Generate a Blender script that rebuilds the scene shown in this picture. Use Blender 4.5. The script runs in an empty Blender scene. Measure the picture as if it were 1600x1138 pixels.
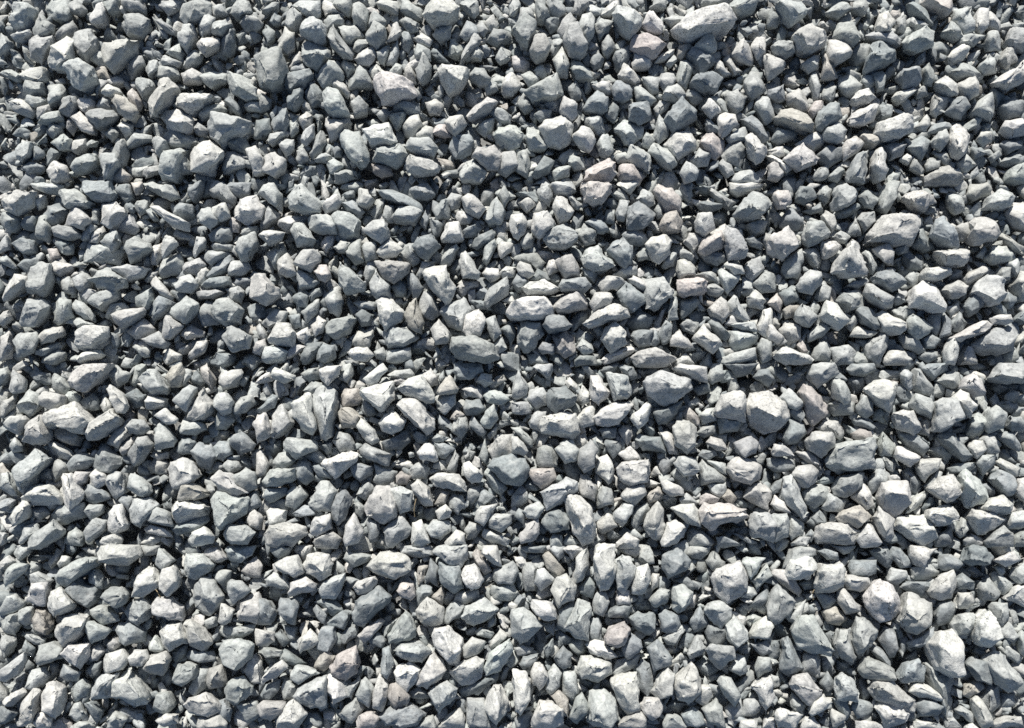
import bpy, bmesh, math, re
import numpy as np
from mathutils import Matrix, Vector

# ------------------------------------------------------------------ camera, sky, sun, exposure
S = bpy.context.scene
rng = np.random.default_rng(7)
IMG_W, IMG_H = 1600.0, 1138.0
HFOV = math.radians(68.0)
TILT = math.radians(10.0)
CAM_H = 0.93
FPX = IMG_W / 2 / math.tan(HFOV / 2)

cam_d = bpy.data.cameras.new('camera')
cam_d.sensor_fit = 'HORIZONTAL'
cam_d.angle = HFOV
cam_d.clip_start = 0.01
cam_d.clip_end = 500.0
cam = bpy.data.objects.new('camera', cam_d)
S.collection.objects.link(cam)
cam.location = (0.0, 0.0, CAM_H)
cam.rotation_euler = (TILT, 0.0, 0.0)
S.camera = cam

SUN_EL = math.radians(40.0)
SUN_AZ = math.radians(-10.0)          # measured from +Y (top of the picture) towards +X
world = bpy.data.worlds.new('World')
S.world = world
world.use_nodes = True
wn = world.node_tree
sky = wn.nodes.new('ShaderNodeTexSky')
sky.sky_type = 'NISHITA'
sky.sun_disc = False
sky.sun_elevation = SUN_EL
sky.sun_rotation = SUN_AZ
wn.links.new(sky.outputs[0], wn.nodes['Background'].inputs[0])
wn.nodes['Background'].inputs[1].default_value = 0.06

sun_d = bpy.data.lights.new('sun', 'SUN')
sun_d.energy = 5.0
sun_d.angle = math.radians(0.55)
sun_d.color = (1.0, 0.940, 0.850)
sun = bpy.data.objects.new('sun', sun_d)
S.collection.objects.link(sun)
to_sun = Vector((math.sin(SUN_AZ) * math.cos(SUN_EL), math.cos(SUN_AZ) * math.cos(SUN_EL), math.sin(SUN_EL)))
sun.rotation_euler = to_sun.to_track_quat('Z', 'Y').to_euler()
sun.location = to_sun * 5

S.view_settings.view_transform = 'Standard'
S.view_settings.look = 'None'
S.view_settings.exposure = 0.53
S.view_settings.gamma = 1.0
S.view_settings.use_curve_mapping = False
S.cycles.max_bounces = 4
S.cycles.diffuse_bounces = 2
S.cycles.glossy_bounces = 1
S.cycles.use_denoising = False

# ------------------------------------------------------------------ materials
def rock_material(name, use_attr=True):
    m = bpy.data.materials.new(name)
    m.use_nodes = True
    nt = m.node_tree
    N, L = nt.nodes, nt.links
    bsdf = N['Principled BSDF']
    bsdf.inputs['Roughness'].default_value = 0.88
    bsdf.inputs['Specular IOR Level'].default_value = 0.25
    geo = N.new('ShaderNodeNewGeometry')
    def noise(scale, detail, rough=0.6, dist=0.0):
        n = N.new('ShaderNodeTexNoise')
        n.inputs['Scale'].default_value = scale
        n.inputs['Detail'].default_value = detail
        n.inputs['Roughness'].default_value = rough
        n.inputs['Distortion'].default_value = dist
        L.new(geo.outputs['Position'], n.inputs['Vector'])
        return n
    def ramp(src, a, b, lo, hi):
        r = N.new('ShaderNodeMapRange')
        r.inputs['From Min'].default_value = a
        r.inputs['From Max'].default_value = b
        r.inputs['To Min'].default_value = lo
        r.inputs['To Max'].default_value = hi
        L.new(src, r.inputs['Value'])
        return r.outputs[0]
    def mul(a, b):
        k = N.new('ShaderNodeMath'); k.operation = 'MULTIPLY'
        L.new(a, k.inputs[0]); L.new(b, k.inputs[1])
        return k.outputs[0]
    if use_attr:
        at = N.new('ShaderNodeAttribute'); at.attribute_name = 'stone_colour'
        base = at.outputs['Color']
    else:
        rgb = N.new('ShaderNodeRGB'); rgb.outputs[0].default_value = (0.24, 0.25, 0.255, 1)
        base = rgb.outputs[0]
    big = noise(75, 2, 0.6, 0.3)       # patches of dust, cm sized
    mid = noise(300, 4, 0.75)          # grain and crystals
    v = mul(ramp(big.outputs['Fac'], 0.3, 0.7, 0.86, 1.12), ramp(mid.outputs['Fac'], 0.30, 0.70, 0.74, 1.22))
    sc = N.new('ShaderNodeVectorMath'); sc.operation = 'SCALE'
    L.new(base, sc.inputs[0]); L.new(v, sc.inputs['Scale'])
    # dark mineral specks and pits, strong on some stones, absent on others
    speck = ramp(mid.outputs['Fac'], 0.36, 0.44, 1.0, 0.0)
    if use_attr:
        speck = mul(speck, at.outputs['Alpha'])
    sp = N.new('ShaderNodeMix'); sp.data_type = 'RGBA'
    L.new(speck, sp.inputs['Factor']); L.new(sc.outputs[0], sp.inputs[6])
    sp.inputs[7].default_value = (0.12, 0.125, 0.13, 1)
    # pale dust film
    dustf = ramp(big.outputs['Fac'], 0.50, 0.70, 0.0, 0.28)
    mx = N.new('ShaderNodeMix'); mx.data_type = 'RGBA'
    L.new(dustf, mx.inputs['Factor']); L.new(sp.outputs[2], mx.inputs[6])
    mx.inputs[7].default_value = (0.485, 0.487, 0.470, 1)
    L.new(mx.outputs[2], bsdf.inputs['Base Color'])
    # fine relief
    b1 = N.new('ShaderNodeBump'); b1.inputs['Strength'].default_value = 0.7; b1.inputs['Distance'].default_value = 0.0016
    L.new(mid.outputs['Fac'], b1.inputs['Height'])
    L.new(b1.outputs[0], bsdf.inputs['Normal'])
    return m

ROCK = rock_material('crushed_rock')
GROUND = rock_material('gravelly_ground', False)

# ------------------------------------------------------------------ the ground under the gravel
bm = bmesh.new()
gs, gn = 120.0, 8
for j in range(gn + 1):
    for i in range(gn + 1):
        bm.verts.new((-gs + 2 * gs * i / gn, -gs + 2 * gs * j / gn, -0.062))
bm.verts.ensure_lookup_table()
for j in range(gn):
    for i in range(gn):
        a = j * (gn + 1) + i
        bm.faces.new([bm.verts[k] for k in (a, a + 1, a + gn + 2, a + gn + 1)])
me = bpy.data.meshes.new('ground'); bm.to_mesh(me); bm.free()
me.materials.append(GROUND)
ground = bpy.data.objects.new('ground', me)
S.collection.objects.link(ground)
ground['kind'] = 'structure'
ground['label'] = 'bare grey stony ground beneath the gravel'

# ------------------------------------------------------------------ helpers
CT, ST = math.cos(TILT), math.sin(TILT)
def unproject(px, z):
    """picture points -> points on the horizontal plane at height z"""
    px = np.atleast_2d(np.asarray(px, float))
    dx = (px[:, 0] - IMG_W / 2) / FPX
    dy = -(px[:, 1] - IMG_H / 2) / FPX
    Y = dy * CT + ST
    Z = dy * ST - CT
    t = (z - CAM_H) / Z
    return np.stack([dx * t, Y * t, np.full_like(t, 1.0) * z], 1)

def _hash(ix, iy, iz, seed):
    h = (ix.astype(np.int64) * 374761393 + iy.astype(np.int64) * 668265263 + iz.astype(np.int64) * 2147483647 + seed * 974711) & 0xffffffff
    h = ((h ^ (h >> 13)) * 1274126177) & 0xffffffff
    return ((h ^ (h >> 16)) & 0xffff) / 32767.5 - 1.0

def vnoise(P, seed):
    F = np.floor(P).astype(np.int64); f = P - F
    u = f * f * (3 - 2 * f)
    out = 0.0
    for dx in (0, 1):
        wx = u[:, 0] if dx else 1 - u[:, 0]
        for dy in (0, 1):
            wy = u[:, 1] if dy else 1 - u[:, 1]
            for dz in (0, 1):
                wz = u[:, 2] if dz else 1 - u[:, 2]
                out = out + wx * wy * wz * _hash(F[:, 0] + dx, F[:, 1] + dy, F[:, 2] + dz, seed)
    return out

def hull(P):
    b = bmesh.new()
    for p in P:
        b.verts.new(p)
    r = bmesh.ops.convex_hull(b, input=b.verts[:], use_existing_faces=False)
    dead = list({e for e in r['geom_interior'] + r['geom_unused'] if isinstance(e, bmesh.types.BMVert)})
    bmesh.ops.delete(b, geom=dead, context='VERTS')
    bmesh.ops.recalc_face_normals(b, faces=b.faces[:])
    bmesh.ops.triangulate(b, faces=b.faces[:])
    b.verts.index_update()
    V = np.array([v.co[:] for v in b.verts]); F = np.array([[v.index for v in f.verts] for f in b.faces])
    b.free()
    return V, F

def subdivide(V, F):
    E = np.concatenate([F[:, [0, 1]], F[:, [1, 2]], F[:, [2, 0]]])
    E.sort(1)
    U, inv = np.unique(E, axis=0, return_inverse=True)
    inv = inv.reshape(-1)
    n = len(F); nv = len(V)
    a, b, c = inv[:n] + nv, inv[n:2 * n] + nv, inv[2 * n:] + nv
    V2 = np.concatenate([V, (V[U[:, 0]] + V[U[:, 1]]) / 2])
    F2 = np.concatenate([np.stack([F[:, 0], a, c], 1), np.stack([a, F[:, 1], b], 1), np.stack([c, b, F[:, 2]], 1), np.stack([a, b, c], 1)])
    return V2, F2

def normals(V, F):
    n = np.cross(V[F[:, 1]] - V[F[:, 0]], V[F[:, 2]] - V[F[:, 0]])
    out = np.zeros_like(V)
    I = F.T.ravel()
    for k in range(3):
        out[:, k] = np.bincount(I, np.tile(n[:, k], 3), len(V))
    return out / (np.linalg.norm(out, axis=1)[:, None] + 1e-12)

def roughen(V, F, w, levels, seed):
    for k in range(levels):
        V, F = subdivide(V, F)
    if levels > 1:                       # broken faces: flat cuts with crisp edges
        q = np.random.default_rng(9000 + seed)
        for _ in range(3):
            a, e = q.uniform(0, 2 * math.pi), q.uniform(0.45, 1.3)
            u = np.array([math.cos(a) * math.cos(e), math.sin(a) * math.cos(e), math.sin(e)])
            s = V @ u
            V = V - np.maximum(0, s - s.max() * q.uniform(0.76, 0.93))[:, None] * u
    n = normals(V, F)
    off = seed * 13.37
    d = 0.018 * vnoise(V / w * 2.6 + off, 1) + 0.020 * vnoise(V / w * 6.0 + off, 2) + 0.015 * vnoise(V / w * 14.0 + off, 3)
    # stepped fracture relief
    s = vnoise(V / w * 3.4 + off + 50, 4)
    d += 0.011 * np.tanh(s * 9.0)
    if levels > 1:                       # chipped corners and ledges that break the outline
        c = vnoise(V / w * 1.9 + off + 90, 5)
        d -= 0.075 * (0.5 + 0.5 * np.tanh((c - 0.30) * 16.0))
        c = vnoise(V / w * 3.7 + off + 130, 6)
        d -= 0.030 * (0.5 + 0.5 * np.tanh((c - 0.34) * 18.0))
    return V + n * (d * w)[:, None], F

TONES = {  # l: pale rock, plus one star-shaped sunlit patch painted as a stone
    'l': (0.462, 0.474, 0.464), 'g': (0.362, 0.388, 0.388), 'd': (0.246, 0.275, 0.288),  # d: dark rock, and shade painted into stones that lay shadowed
    'p': (0.405, 0.390, 0.380), 'b': (0.385, 0.378, 0.355),
}
def tone_colour(t, r):
    c = np.array(TONES[t]) * (1 + 0.10 * r.standard_normal())
    c = c * (1 + 0.007 * r.standard_normal(3))
    return np.append(np.clip(c, 0.12, 0.60), np.clip(r.normal(0.22, 0.28), 0.0, 1.0))   # alpha: how speckled

def make_mesh(name, V, F, C):
    me = bpy.data.meshes.new(name)
    me.vertices.add(len(V)); me.vertices.foreach_set('co', V.astype(np.float32).ravel())
    me.loops.add(F.size); me.loops.foreach_set('vertex_index', F.astype(np.int32).ravel())
    me.polygons.add(len(F))
    me.polygons.foreach_set('loop_start', np.arange(0, F.size, 3, dtype=np.int32))
    me.update(calc_edges=True)
    at = me.attributes.new('stone_colour', 'FLOAT_COLOR', 'POINT')
    at.data.foreach_set('color', C.astype(np.float32).ravel())
    me.materials.append(ROCK)
    me.validate()
    return me

# ------------------------------------------------------------------ the stones of the bed, as they lie
# outline ; ridge points ; tone letter (d: dark rock and shaded stones alike) and how high it lies (0 low, 1 level, 2 proud)
STONES = """
18,33 26,8 41,4 56,15 55,35 41,46 24,45;38,18;g1
48,45 63,23 86,38 83,53 59,63;66,44;g1
20,58 29,49 50,48 51,56 38,65 24,64;38,53;g1
0,51 19,66 15,78 0,88;10,63;g1
48,66 58,59 81,56 84,66 73,85 61,99 48,93;60,80 80,63;g1
71,96 81,75 105,61 114,64 115,98 100,106 80,106;98,93;l2
114,68 123,50 140,43 152,60 150,80 135,94 120,83;140,70;g1
73,15 83,3 105,0 110,15 108,31 88,33 73,23;98,25;g1
108,8 120,0 133,13 125,24 108,20;120,15;g1
140,28 148,10 160,5 167,15 165,40 145,38;155,28;l1
81,60 90,48 113,34 119,41 114,58 100,66 86,68;103,48;g1
160,0 187,0 188,18 173,26 163,15;175,8;g1
187,0 224,0 225,19 208,21 187,10;205,5;g1
188,39 200,26 220,23 234,33 233,40 220,59 198,53;208,48;g1
250,10 250,0 283,0 281,15 265,25;265,8;g1
281,25 288,8 316,0 328,3 327,23 313,33 291,40;301,23 298,8;g2
331,10 351,5 356,23 338,29 331,23;343,15;g1
356,20 373,0 389,3 394,19 371,30;378,18;g1
377,38 383,23 400,20 411,35 400,51 383,46;387,25;g1
304,43 318,21 334,28 331,48 316,60;321,38;g2
329,50 333,30 351,28 361,38 348,55;343,43;g2
278,59 286,41 303,41 308,60 293,84 282,70;298,55;g1
308,70 323,56 343,60 343,71 318,86;326,75;l2
344,68 353,48 366,48 368,70 358,86 346,84;358,58;d1
245,34 253,33 278,49 273,56 258,49;263,45;g1
260,83 281,66 292,85 281,94;281,78;g1
284,105 291,88 308,74 316,85 311,98 293,108;301,88;g1
250,98 258,85 283,98 278,106 255,103;265,98;g1
244,118 250,101 273,104 281,120 265,125;263,108;g1
163,66 180,71 213,61 208,80 193,91 175,110 160,93;185,83;l2
139,93 150,76 164,86 180,108 160,108;155,90;g1
195,98 220,85 225,100 205,123;213,100;g1
225,108 233,96 247,95 247,110 233,121;238,110;g1
95,106 100,99 130,99 145,106 150,125 128,143 108,130;120,105 140,113;g2
148,118 153,104 165,105 177,123 170,128 155,125;160,113;b1
30,118 50,108 73,109 74,125 55,129 38,125;60,120;l1
0,114 18,110 35,120 30,128 15,125;20,115;g1
36,145 43,128 68,131 68,145 50,152;53,138;g1
13,160 23,153 38,157 55,173 48,184 25,175;38,163;l1
40,160 50,150 70,153 71,163 53,173;55,158;g1
73,150 76,133 95,131 103,145 98,160 80,168;88,148;g1
95,163 101,153 119,153 121,163 110,183 96,180;108,163;g1
56,180 60,170 78,163 81,173 60,187;70,173;l1
120,165 128,155 148,157 150,170 133,179;133,170;l1
149,165 158,149 173,155 173,170 155,172;160,160;g1
148,135 155,121 172,125 155,140 153,153;158,133;g1
157,144 168,130 185,138 189,145 180,152 163,148;173,138;l2
177,160 185,153 200,155 218,175 205,189 185,180;195,165;b2
199,148 205,139 213,143 220,160 215,173 204,165;210,153;p1
210,136 218,124 237,124 242,138 225,158 218,150;225,140;g1
233,160 240,140 248,123 260,123 276,138 271,150 245,180 234,182;243,173 258,133;l2
272,163 281,150 311,144 337,154 323,165 298,179;281,160 321,155;l2
250,185 258,173 281,172 301,187 302,198 291,209 265,202;273,190;l2
313,185 321,170 338,158 354,173 333,185 318,190;333,170;g1
348,158 358,148 376,168 378,184 361,173;363,160;d1
353,123 361,115 381,120 401,138 401,153 383,155 361,143;376,140;g2
379,163 391,155 411,160 406,173 386,173;393,160;g1
283,115 301,108 316,116 313,128 288,130;298,120;l1
306,120 331,113 351,115 353,128 331,139;331,120;g1
327,195 336,182 356,179 388,189 386,205 353,210 346,230 328,213;343,195;g2
348,225 353,215 378,210 388,228 383,240 356,230;368,223;d1
301,203 308,190 328,203 326,215 311,213;316,200;g1
255,213 265,203 301,213 309,223 298,234 268,230;271,213 298,220;g1
237,220 248,213 265,224 265,233 250,247 240,233;250,225;g1
197,220 215,209 234,210 235,218 200,230;215,218;g1
113,185 125,175 150,198 148,210 130,208;133,193;l1
134,180 145,173 173,170 183,180 165,195 150,199;158,183;g2
71,205 78,193 95,195 96,205 83,217;85,200;g1
61,193 75,180 95,173 98,188 80,195;83,185;g1
80,223 100,209 111,218 108,233 95,235;100,220;g1
109,233 115,220 135,218 137,230 120,240;123,228;l1
175,240 183,218 195,220 198,235 193,258 185,258;188,235;g1
157,250 160,243 184,243 185,255 168,288 160,285;165,258 180,250;g2
110,260 118,248 150,243 150,260 133,270 118,270;120,258 148,248;g2
73,265 85,253 103,260 108,278 88,285 75,278;93,265;l1
26,235 35,223 54,225 50,243 35,255 28,248;43,233;g1
50,250 55,228 68,235 68,243 55,250;60,238;d1
70,245 80,232 95,237 85,250 73,258;83,240;d1
38,263 46,252 68,260 63,270 45,273;50,260;d1
162,208 173,198 185,208 175,223;173,210;g1
184,200 193,190 208,198 207,210 195,215;195,198;l1
253,263 260,240 296,235 281,263 276,285 255,280;265,253;g1
296,245 303,228 328,222 347,238 343,250 326,269 301,268;313,235 336,243;l2
278,260 288,244 298,255 298,270 281,273;288,258;g1
347,250 353,235 368,234 384,253 383,263 351,273;363,248;g1
384,235 398,230 416,250 411,270 398,273;398,250;l1
222,273 228,263 253,258 250,268 228,279;238,268;g1
175,278 190,263 204,275 198,285 180,285;190,273;b1
5,318 13,303 38,298 55,300 48,320 25,335 10,328;20,310 40,305;l2
44,310 53,304 73,303 68,323 60,330;58,310;l1
90,305 95,299 118,296 148,318 140,325 105,326;105,305 125,310;g2
128,295 133,285 173,285 182,303 170,315 145,313;143,298 165,295;d2
182,300 188,290 205,290 208,310 198,318;195,298;d1
204,285 223,285 223,295 213,305;213,293;b1
48,288 70,285 98,290 93,303 73,303 55,295;78,293;g1
223,288 240,285 271,290 278,308 265,313 240,300;253,295;g1
296,305 296,290 318,285 316,300 303,318;306,295;d1
327,303 333,285 351,285 368,308 363,320 341,313;343,300;g1
351,293 361,285 391,285 388,303 373,308;371,290;d1
366,328 376,313 398,306 411,323 406,343 386,354 368,340;383,325;l2
66,338 75,323 90,318 108,330 100,345 83,353 68,348;83,330;d1
98,353 110,333 123,324 143,345 130,358;123,340;l2
158,328 160,320 180,316 197,331 188,343 173,358 158,348;173,333;l2
144,338 148,328 158,329 155,350 145,349;150,335;g1
182,358 193,348 205,334 217,358 208,365 190,363;203,348;g1
193,320 203,314 212,323 208,333 198,333;203,323;d1
210,325 215,315 230,314 230,330 218,336;220,323;g1
235,325 250,323 276,340 297,350 293,360 271,355;260,335 283,348;l2
269,330 281,318 301,321 301,338 288,344 273,336;286,328;d1
227,330 238,326 248,343 240,346;235,335;g1
307,338 311,325 328,325 341,345 328,360 311,350;321,338;g2
328,323 351,315 359,338 343,346 331,338;346,325;l2
328,368 343,355 361,358 362,373 346,381 331,378;346,363;d1
358,348 363,340 376,348 373,363 363,363;366,350;p1
371,365 383,355 401,354 401,365 383,370;388,360;g1
367,388 376,375 398,365 403,380 391,408 378,408;383,378 391,393;g2
84,360 93,353 120,358 128,370 110,378 88,370;105,360;g1
125,370 143,349 153,355 140,373 130,376;143,360;g1
1,343 10,335 28,335 35,345 23,363 8,363;18,343;g1
33,353 45,341 59,340 58,360 40,360;48,348;d1
58,358 60,340 73,335 83,360 75,378 60,373;70,350;g1
139,378 150,355 160,353 165,363 155,381;153,365;l1
158,378 173,359 185,363 189,378 173,394;173,373;g2
197,393 198,378 213,371 233,380 237,390 220,403 203,410;205,385 225,388;g2
234,413 238,385 250,384 253,400 245,413;243,393;l1
253,385 260,368 273,371 276,380 255,404;263,380;l2
272,368 276,358 303,370 301,376 278,375;286,368;g1
301,388 308,370 321,373 321,385 303,403;311,383;g1
328,384 333,380 363,384 361,393 333,391;348,384;g1
318,403 326,393 353,395 351,403 328,414;336,400;g1
324,433 333,418 361,399 366,408 356,425 331,437;346,418;d1
353,421 358,410 386,408 391,420 376,430 358,430;373,415;g1
247,428 253,408 281,395 286,415 281,430 253,433;265,413;g1
282,410 311,404 321,415 308,429 286,428;301,413;g1
273,445 278,433 296,429 309,445 298,458 278,455;288,440 301,445;g2
306,433 321,418 327,423 321,443 308,445;316,428;l1
314,448 323,438 358,433 361,445 338,454;333,440;d1
307,458 341,454 351,458 333,467 311,467;328,458;g1
353,453 371,447 383,455 376,475 361,470;368,455;g1
331,483 338,470 358,467 379,485 373,505 353,508 336,498;351,480 363,493;g2
309,490 323,470 333,475 336,498 346,505 316,512;323,488;g1
46,428 65,410 80,415 80,435 68,463 45,455;63,425 68,445;g2
3,470 8,448 23,430 43,433 45,443 25,460;18,448 33,438;l2
29,415 40,403 58,403 63,415 48,429;45,410;d1
21,383 38,374 55,376 55,395 38,400;40,383;d1
0,383 13,369 16,390 0,396;10,380;g1
0,405 10,398 26,418 20,420 0,410;13,408;g1
83,425 83,405 113,415 110,425 93,433;95,418;l1
135,410 137,385 150,380 193,393 185,415 160,410;160,393;g0
140,438 155,423 170,419 195,435 195,448 175,455 150,448;160,430 183,440;g2
178,423 198,414 235,420 223,433 200,440 195,433;205,423;g1
223,438 233,424 245,425 245,435 228,442;235,430;l1
235,440 245,434 271,463 268,469 255,465 238,448;248,448;l1
115,435 130,428 143,435 140,448 128,460 120,450;128,443;g1
93,435 110,433 120,448 115,460 100,460;105,445;g1
142,475 160,455 185,454 185,468 160,487;165,465 178,458;g1
129,465 135,449 155,458 143,470 135,474;140,458;g1
213,465 238,452 239,470 230,485 215,478;228,465;g1
230,488 240,470 253,465 273,473 258,490 240,499;253,475;d1
264,488 291,463 309,475 308,485 288,505;286,478 296,480;g2
30,500 45,470 65,469 75,478 70,493 55,510 33,508;43,480 63,485;g2
83,483 95,467 110,470 113,495 93,508 85,503;100,478;g1
113,480 120,470 133,475 148,493 145,503 130,500;128,483;g1
113,503 123,494 148,508 140,515 123,515;128,503;g1
178,495 183,485 223,482 225,488 208,505 188,515;190,498 215,485;l2
200,518 225,498 240,513 238,520 213,530;220,510;l1
250,518 258,495 265,495 286,510 265,529 253,533;265,510;l2
164,493 175,478 195,473 200,483 178,485 168,500;183,480;g1
118,535 125,518 140,510 170,513 173,528 148,545 120,545;133,523 160,520;l2
58,528 70,515 93,509 98,520 83,533 65,537;75,523;l2
24,533 30,520 53,518 58,530 45,553 28,558;38,528 48,545;g2
0,528 15,520 23,545 13,560 0,564;10,538;l1
53,550 60,543 93,535 93,543 65,558;73,545;g1
63,565 70,555 93,547 101,550 98,563 83,570;85,558;g1
120,560 130,550 153,547 163,553 155,560 125,565;143,553;l2
281,523 286,515 298,508 318,518 316,525 291,530;298,518;l1
348,528 353,515 363,510 391,525 388,543 363,549;358,520 381,533;g2
293,555 308,535 323,533 321,550 298,560;311,545;l1
252,560 265,545 283,555 281,563 258,570;268,555;l1
208,543 210,538 235,545 233,558 223,559;220,545;g1
222,530 248,519 265,535 258,545 235,540;243,530;g1
0,493 15,485 18,498 5,510 0,508;8,495;l1
85,380 95,375 113,380 110,395 98,398;100,385;d1
75,390 88,388 93,400 80,410;83,398;p1
0,577 10,574 16,587 0,604 -5,589;8,584;g1
16,607 23,580 38,592 39,612 20,617;28,597;g1
110,597 118,579 133,569 175,569 165,584 135,613 113,607;125,584 155,579;l2
80,599 85,584 100,592 110,607 98,615 85,610;93,597;g1
170,582 180,570 203,584 198,597 185,604 172,597;185,584;g1
205,599 213,572 230,569 220,594 210,604;215,584;g1
218,593 233,579 245,579 263,607 258,617 240,617;238,589 250,604;g2
259,589 268,574 283,569 287,584 281,604 268,604;273,587;b2
312,577 323,569 336,592 331,608 318,597;326,584;b1
341,593 348,583 376,577 379,584 368,604 351,608;356,592;l1
286,574 298,579 298,589 286,602;291,587;g1
299,584 311,577 321,597 313,603 301,597;308,589;d1
25,634 45,609 58,617 61,634 48,649 30,644;45,624;g2
0,627 24,618 21,637 5,653 0,652;13,629;l1
60,624 70,612 100,619 100,632 83,642 65,634;80,622;l2
103,619 113,609 126,620 123,632 105,632;113,617;g1
124,629 145,612 155,624 153,639 135,647;143,624;d1
167,609 175,604 190,614 202,634 195,645 183,644 173,624;180,617 193,634;l2
155,634 165,619 175,634 173,644 160,644;165,632;l1
225,627 230,617 260,623 258,637 230,640;235,627 253,629;l2
198,619 213,609 228,617 223,634 208,637;213,617;d1
271,627 296,603 306,607 303,624 291,644;288,622 301,612;g2
293,652 301,627 318,607 333,629 331,642 311,658 296,659;311,622 318,642;l2
334,629 338,617 353,614 366,627 361,644 348,649 338,639;348,629;g2
364,639 376,622 393,617 398,629 383,644 368,647;381,629;g2
336,657 341,642 361,647 366,657 351,672 338,672;348,654;g1
242,650 258,638 277,654 273,662 260,664;260,652;l2
282,669 293,649 321,664 323,672 306,680 286,679;298,667;g1
71,657 78,647 118,630 140,652 148,662 133,677 103,674 75,669;88,654 125,652;l2
85,682 90,670 110,669 131,682 123,699 100,692;108,677;b1
135,677 145,662 173,640 189,657 185,669 150,687 138,687;150,669 173,654;l2
4,662 15,652 38,650 43,657 28,680 10,669;23,659;l2
34,689 38,667 63,650 78,677 73,692 58,698;48,672 63,679;l2
168,692 178,672 198,660 205,677 185,700;185,679;l1
199,667 208,657 225,657 232,669 223,679 200,678;215,664;g2
187,704 198,689 210,682 212,694 203,707 190,712;200,694;l1
199,712 215,684 228,682 238,694 233,709 210,727;215,699 223,697;g2
238,702 245,667 253,660 274,687 271,697 243,704;250,682 260,692;g2
276,704 281,684 293,682 306,692 301,709 286,712;288,694;d1
73,694 80,687 110,704 118,714 108,721 83,714;93,704;l1
15,697 23,682 35,697 33,705 20,707;25,694;g1
25,742 30,729 55,700 73,709 80,717 70,729 38,769 26,759;43,724 50,742;g2
54,744 70,732 80,734 80,749 60,754;68,739;d1
104,727 120,709 135,709 145,719 135,732 110,737;125,719;d1
147,727 155,699 165,694 190,714 190,724 173,739 150,737;163,712 175,724;d1
297,704 311,692 328,694 337,714 326,734 311,729;313,709;d1
334,699 343,690 358,692 362,709 348,722 336,717;348,702;d1
357,689 376,673 398,694 393,704 376,708 361,699;376,687;d1
327,679 338,672 358,674 358,684 336,693;343,679;b0
262,734 265,722 286,714 301,722 312,742 288,762 271,762;276,729 296,742;l2
232,729 240,717 265,724 263,742 235,739;250,729;l1
235,712 245,705 263,707 263,717 243,721;250,710;l1
348,729 358,718 373,722 376,732 361,741;361,727;g1
332,748 343,737 363,742 386,769 361,779 346,772;351,749 366,767;l2
363,747 383,729 398,739 400,762 388,769 366,759;381,744;g2
331,782 341,767 356,779 386,777 381,802 348,826 336,817;343,784 366,799;g2
277,777 283,759 296,753 326,767 326,774 306,782 283,783;291,762 313,769;b2
268,794 273,782 306,779 326,792 323,804 278,817 271,809;278,789 313,792;l2
271,827 283,817 323,804 327,814 311,829 278,837;291,824;d1
200,762 205,742 215,744 233,757 237,769 225,778 205,769;213,754 225,767;g2
165,754 173,737 193,739 198,767 180,781;183,749;g1
110,749 120,737 140,738 135,754 120,761;125,744;l1
138,744 148,734 165,742 168,752 153,764 138,757;150,747;l2
95,757 100,742 113,742 128,772 125,782 108,802 98,782;108,762 110,784;l2
35,777 43,762 73,757 95,777 93,787 65,789 43,789;50,769 73,767;l2
68,779 83,769 96,779 93,789 78,799;83,779;g1
14,809 35,779 48,789 43,809 23,821;33,794;l2
81,804 93,789 103,794 110,802 130,787 131,807 105,819 90,819;100,804;g1
129,769 138,758 163,764 172,779 150,787 135,782;150,769;d1
130,799 140,789 160,789 160,802 143,812;145,797;g1
184,782 195,773 213,779 203,804 193,797;198,787;d1
203,797 210,782 233,778 247,789 240,802 220,823 205,814;218,789 230,799;g2
168,819 178,792 190,789 200,819 193,829 180,836 170,829;180,804 190,822;l2
230,809 245,793 265,802 269,822 250,819 235,817;250,802;g2
227,827 235,819 265,828 268,839 250,837 230,833;243,824;l1
134,832 140,817 150,811 165,814 163,829 140,848;148,822;g2
100,844 110,829 120,824 131,837 130,854 103,854;115,837;g1
43,847 50,837 83,814 96,829 93,839 63,857 45,857;63,837 83,824;g2
33,834 40,822 55,819 60,829 38,847 28,852;43,832;g1
158,847 163,839 183,834 190,844 185,857 160,857;173,842;l1
220,849 233,837 250,837 250,847 238,854;238,842;l1
292,842 301,832 318,824 336,839 331,849 301,854;306,837 323,834;l2
346,834 356,822 386,822 398,832 386,849 361,849;358,829 383,829;g2
383,817 391,802 400,794 411,809 406,827 393,826;396,812;l1
383,799 388,772 401,767 408,789 391,801;393,782;d1
0,742 13,737 25,759 28,774 15,774 0,762;13,754;g1
0,782 15,779 25,782 15,802 0,797;13,789;d1
81,737 88,718 105,722 108,734 85,754;95,729;g1
321,759 333,757 341,767 328,782;331,767;g1
0,832 10,834 8,849 0,854;5,839;g1
60,644 70,640 78,647 68,652;68,645;p0
195,647 205,642 213,647 210,657 198,657;203,649;p0
48,794 68,789 78,802 63,814 50,807;60,797;d1
45,582 55,577 78,584 80,599 70,604 53,592;60,587;d0
5,908 8,891 23,881 43,882 38,893 18,901 10,916;18,891;g2
0,881 15,869 24,878 8,891 0,892;13,878;l1
21,866 30,853 50,853 48,863 30,878;35,863;g1
88,903 98,888 130,871 150,874 152,883 130,898 108,916 95,913;105,891 140,878;g2
75,878 88,858 96,863 93,876 80,888;88,871;l1
89,881 98,868 108,871 108,881 93,887;100,876;l1
40,896 48,878 63,881 60,893 43,908;50,888;g1
153,866 160,853 213,853 219,868 200,883 180,884 155,877;168,866 200,868;l2
218,863 220,853 248,853 245,866 228,869;233,859;g1
244,881 250,856 272,876 255,893;255,873;g2
208,931 215,901 225,886 238,888 250,906 248,916 225,933;223,908 240,903;l2
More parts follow.
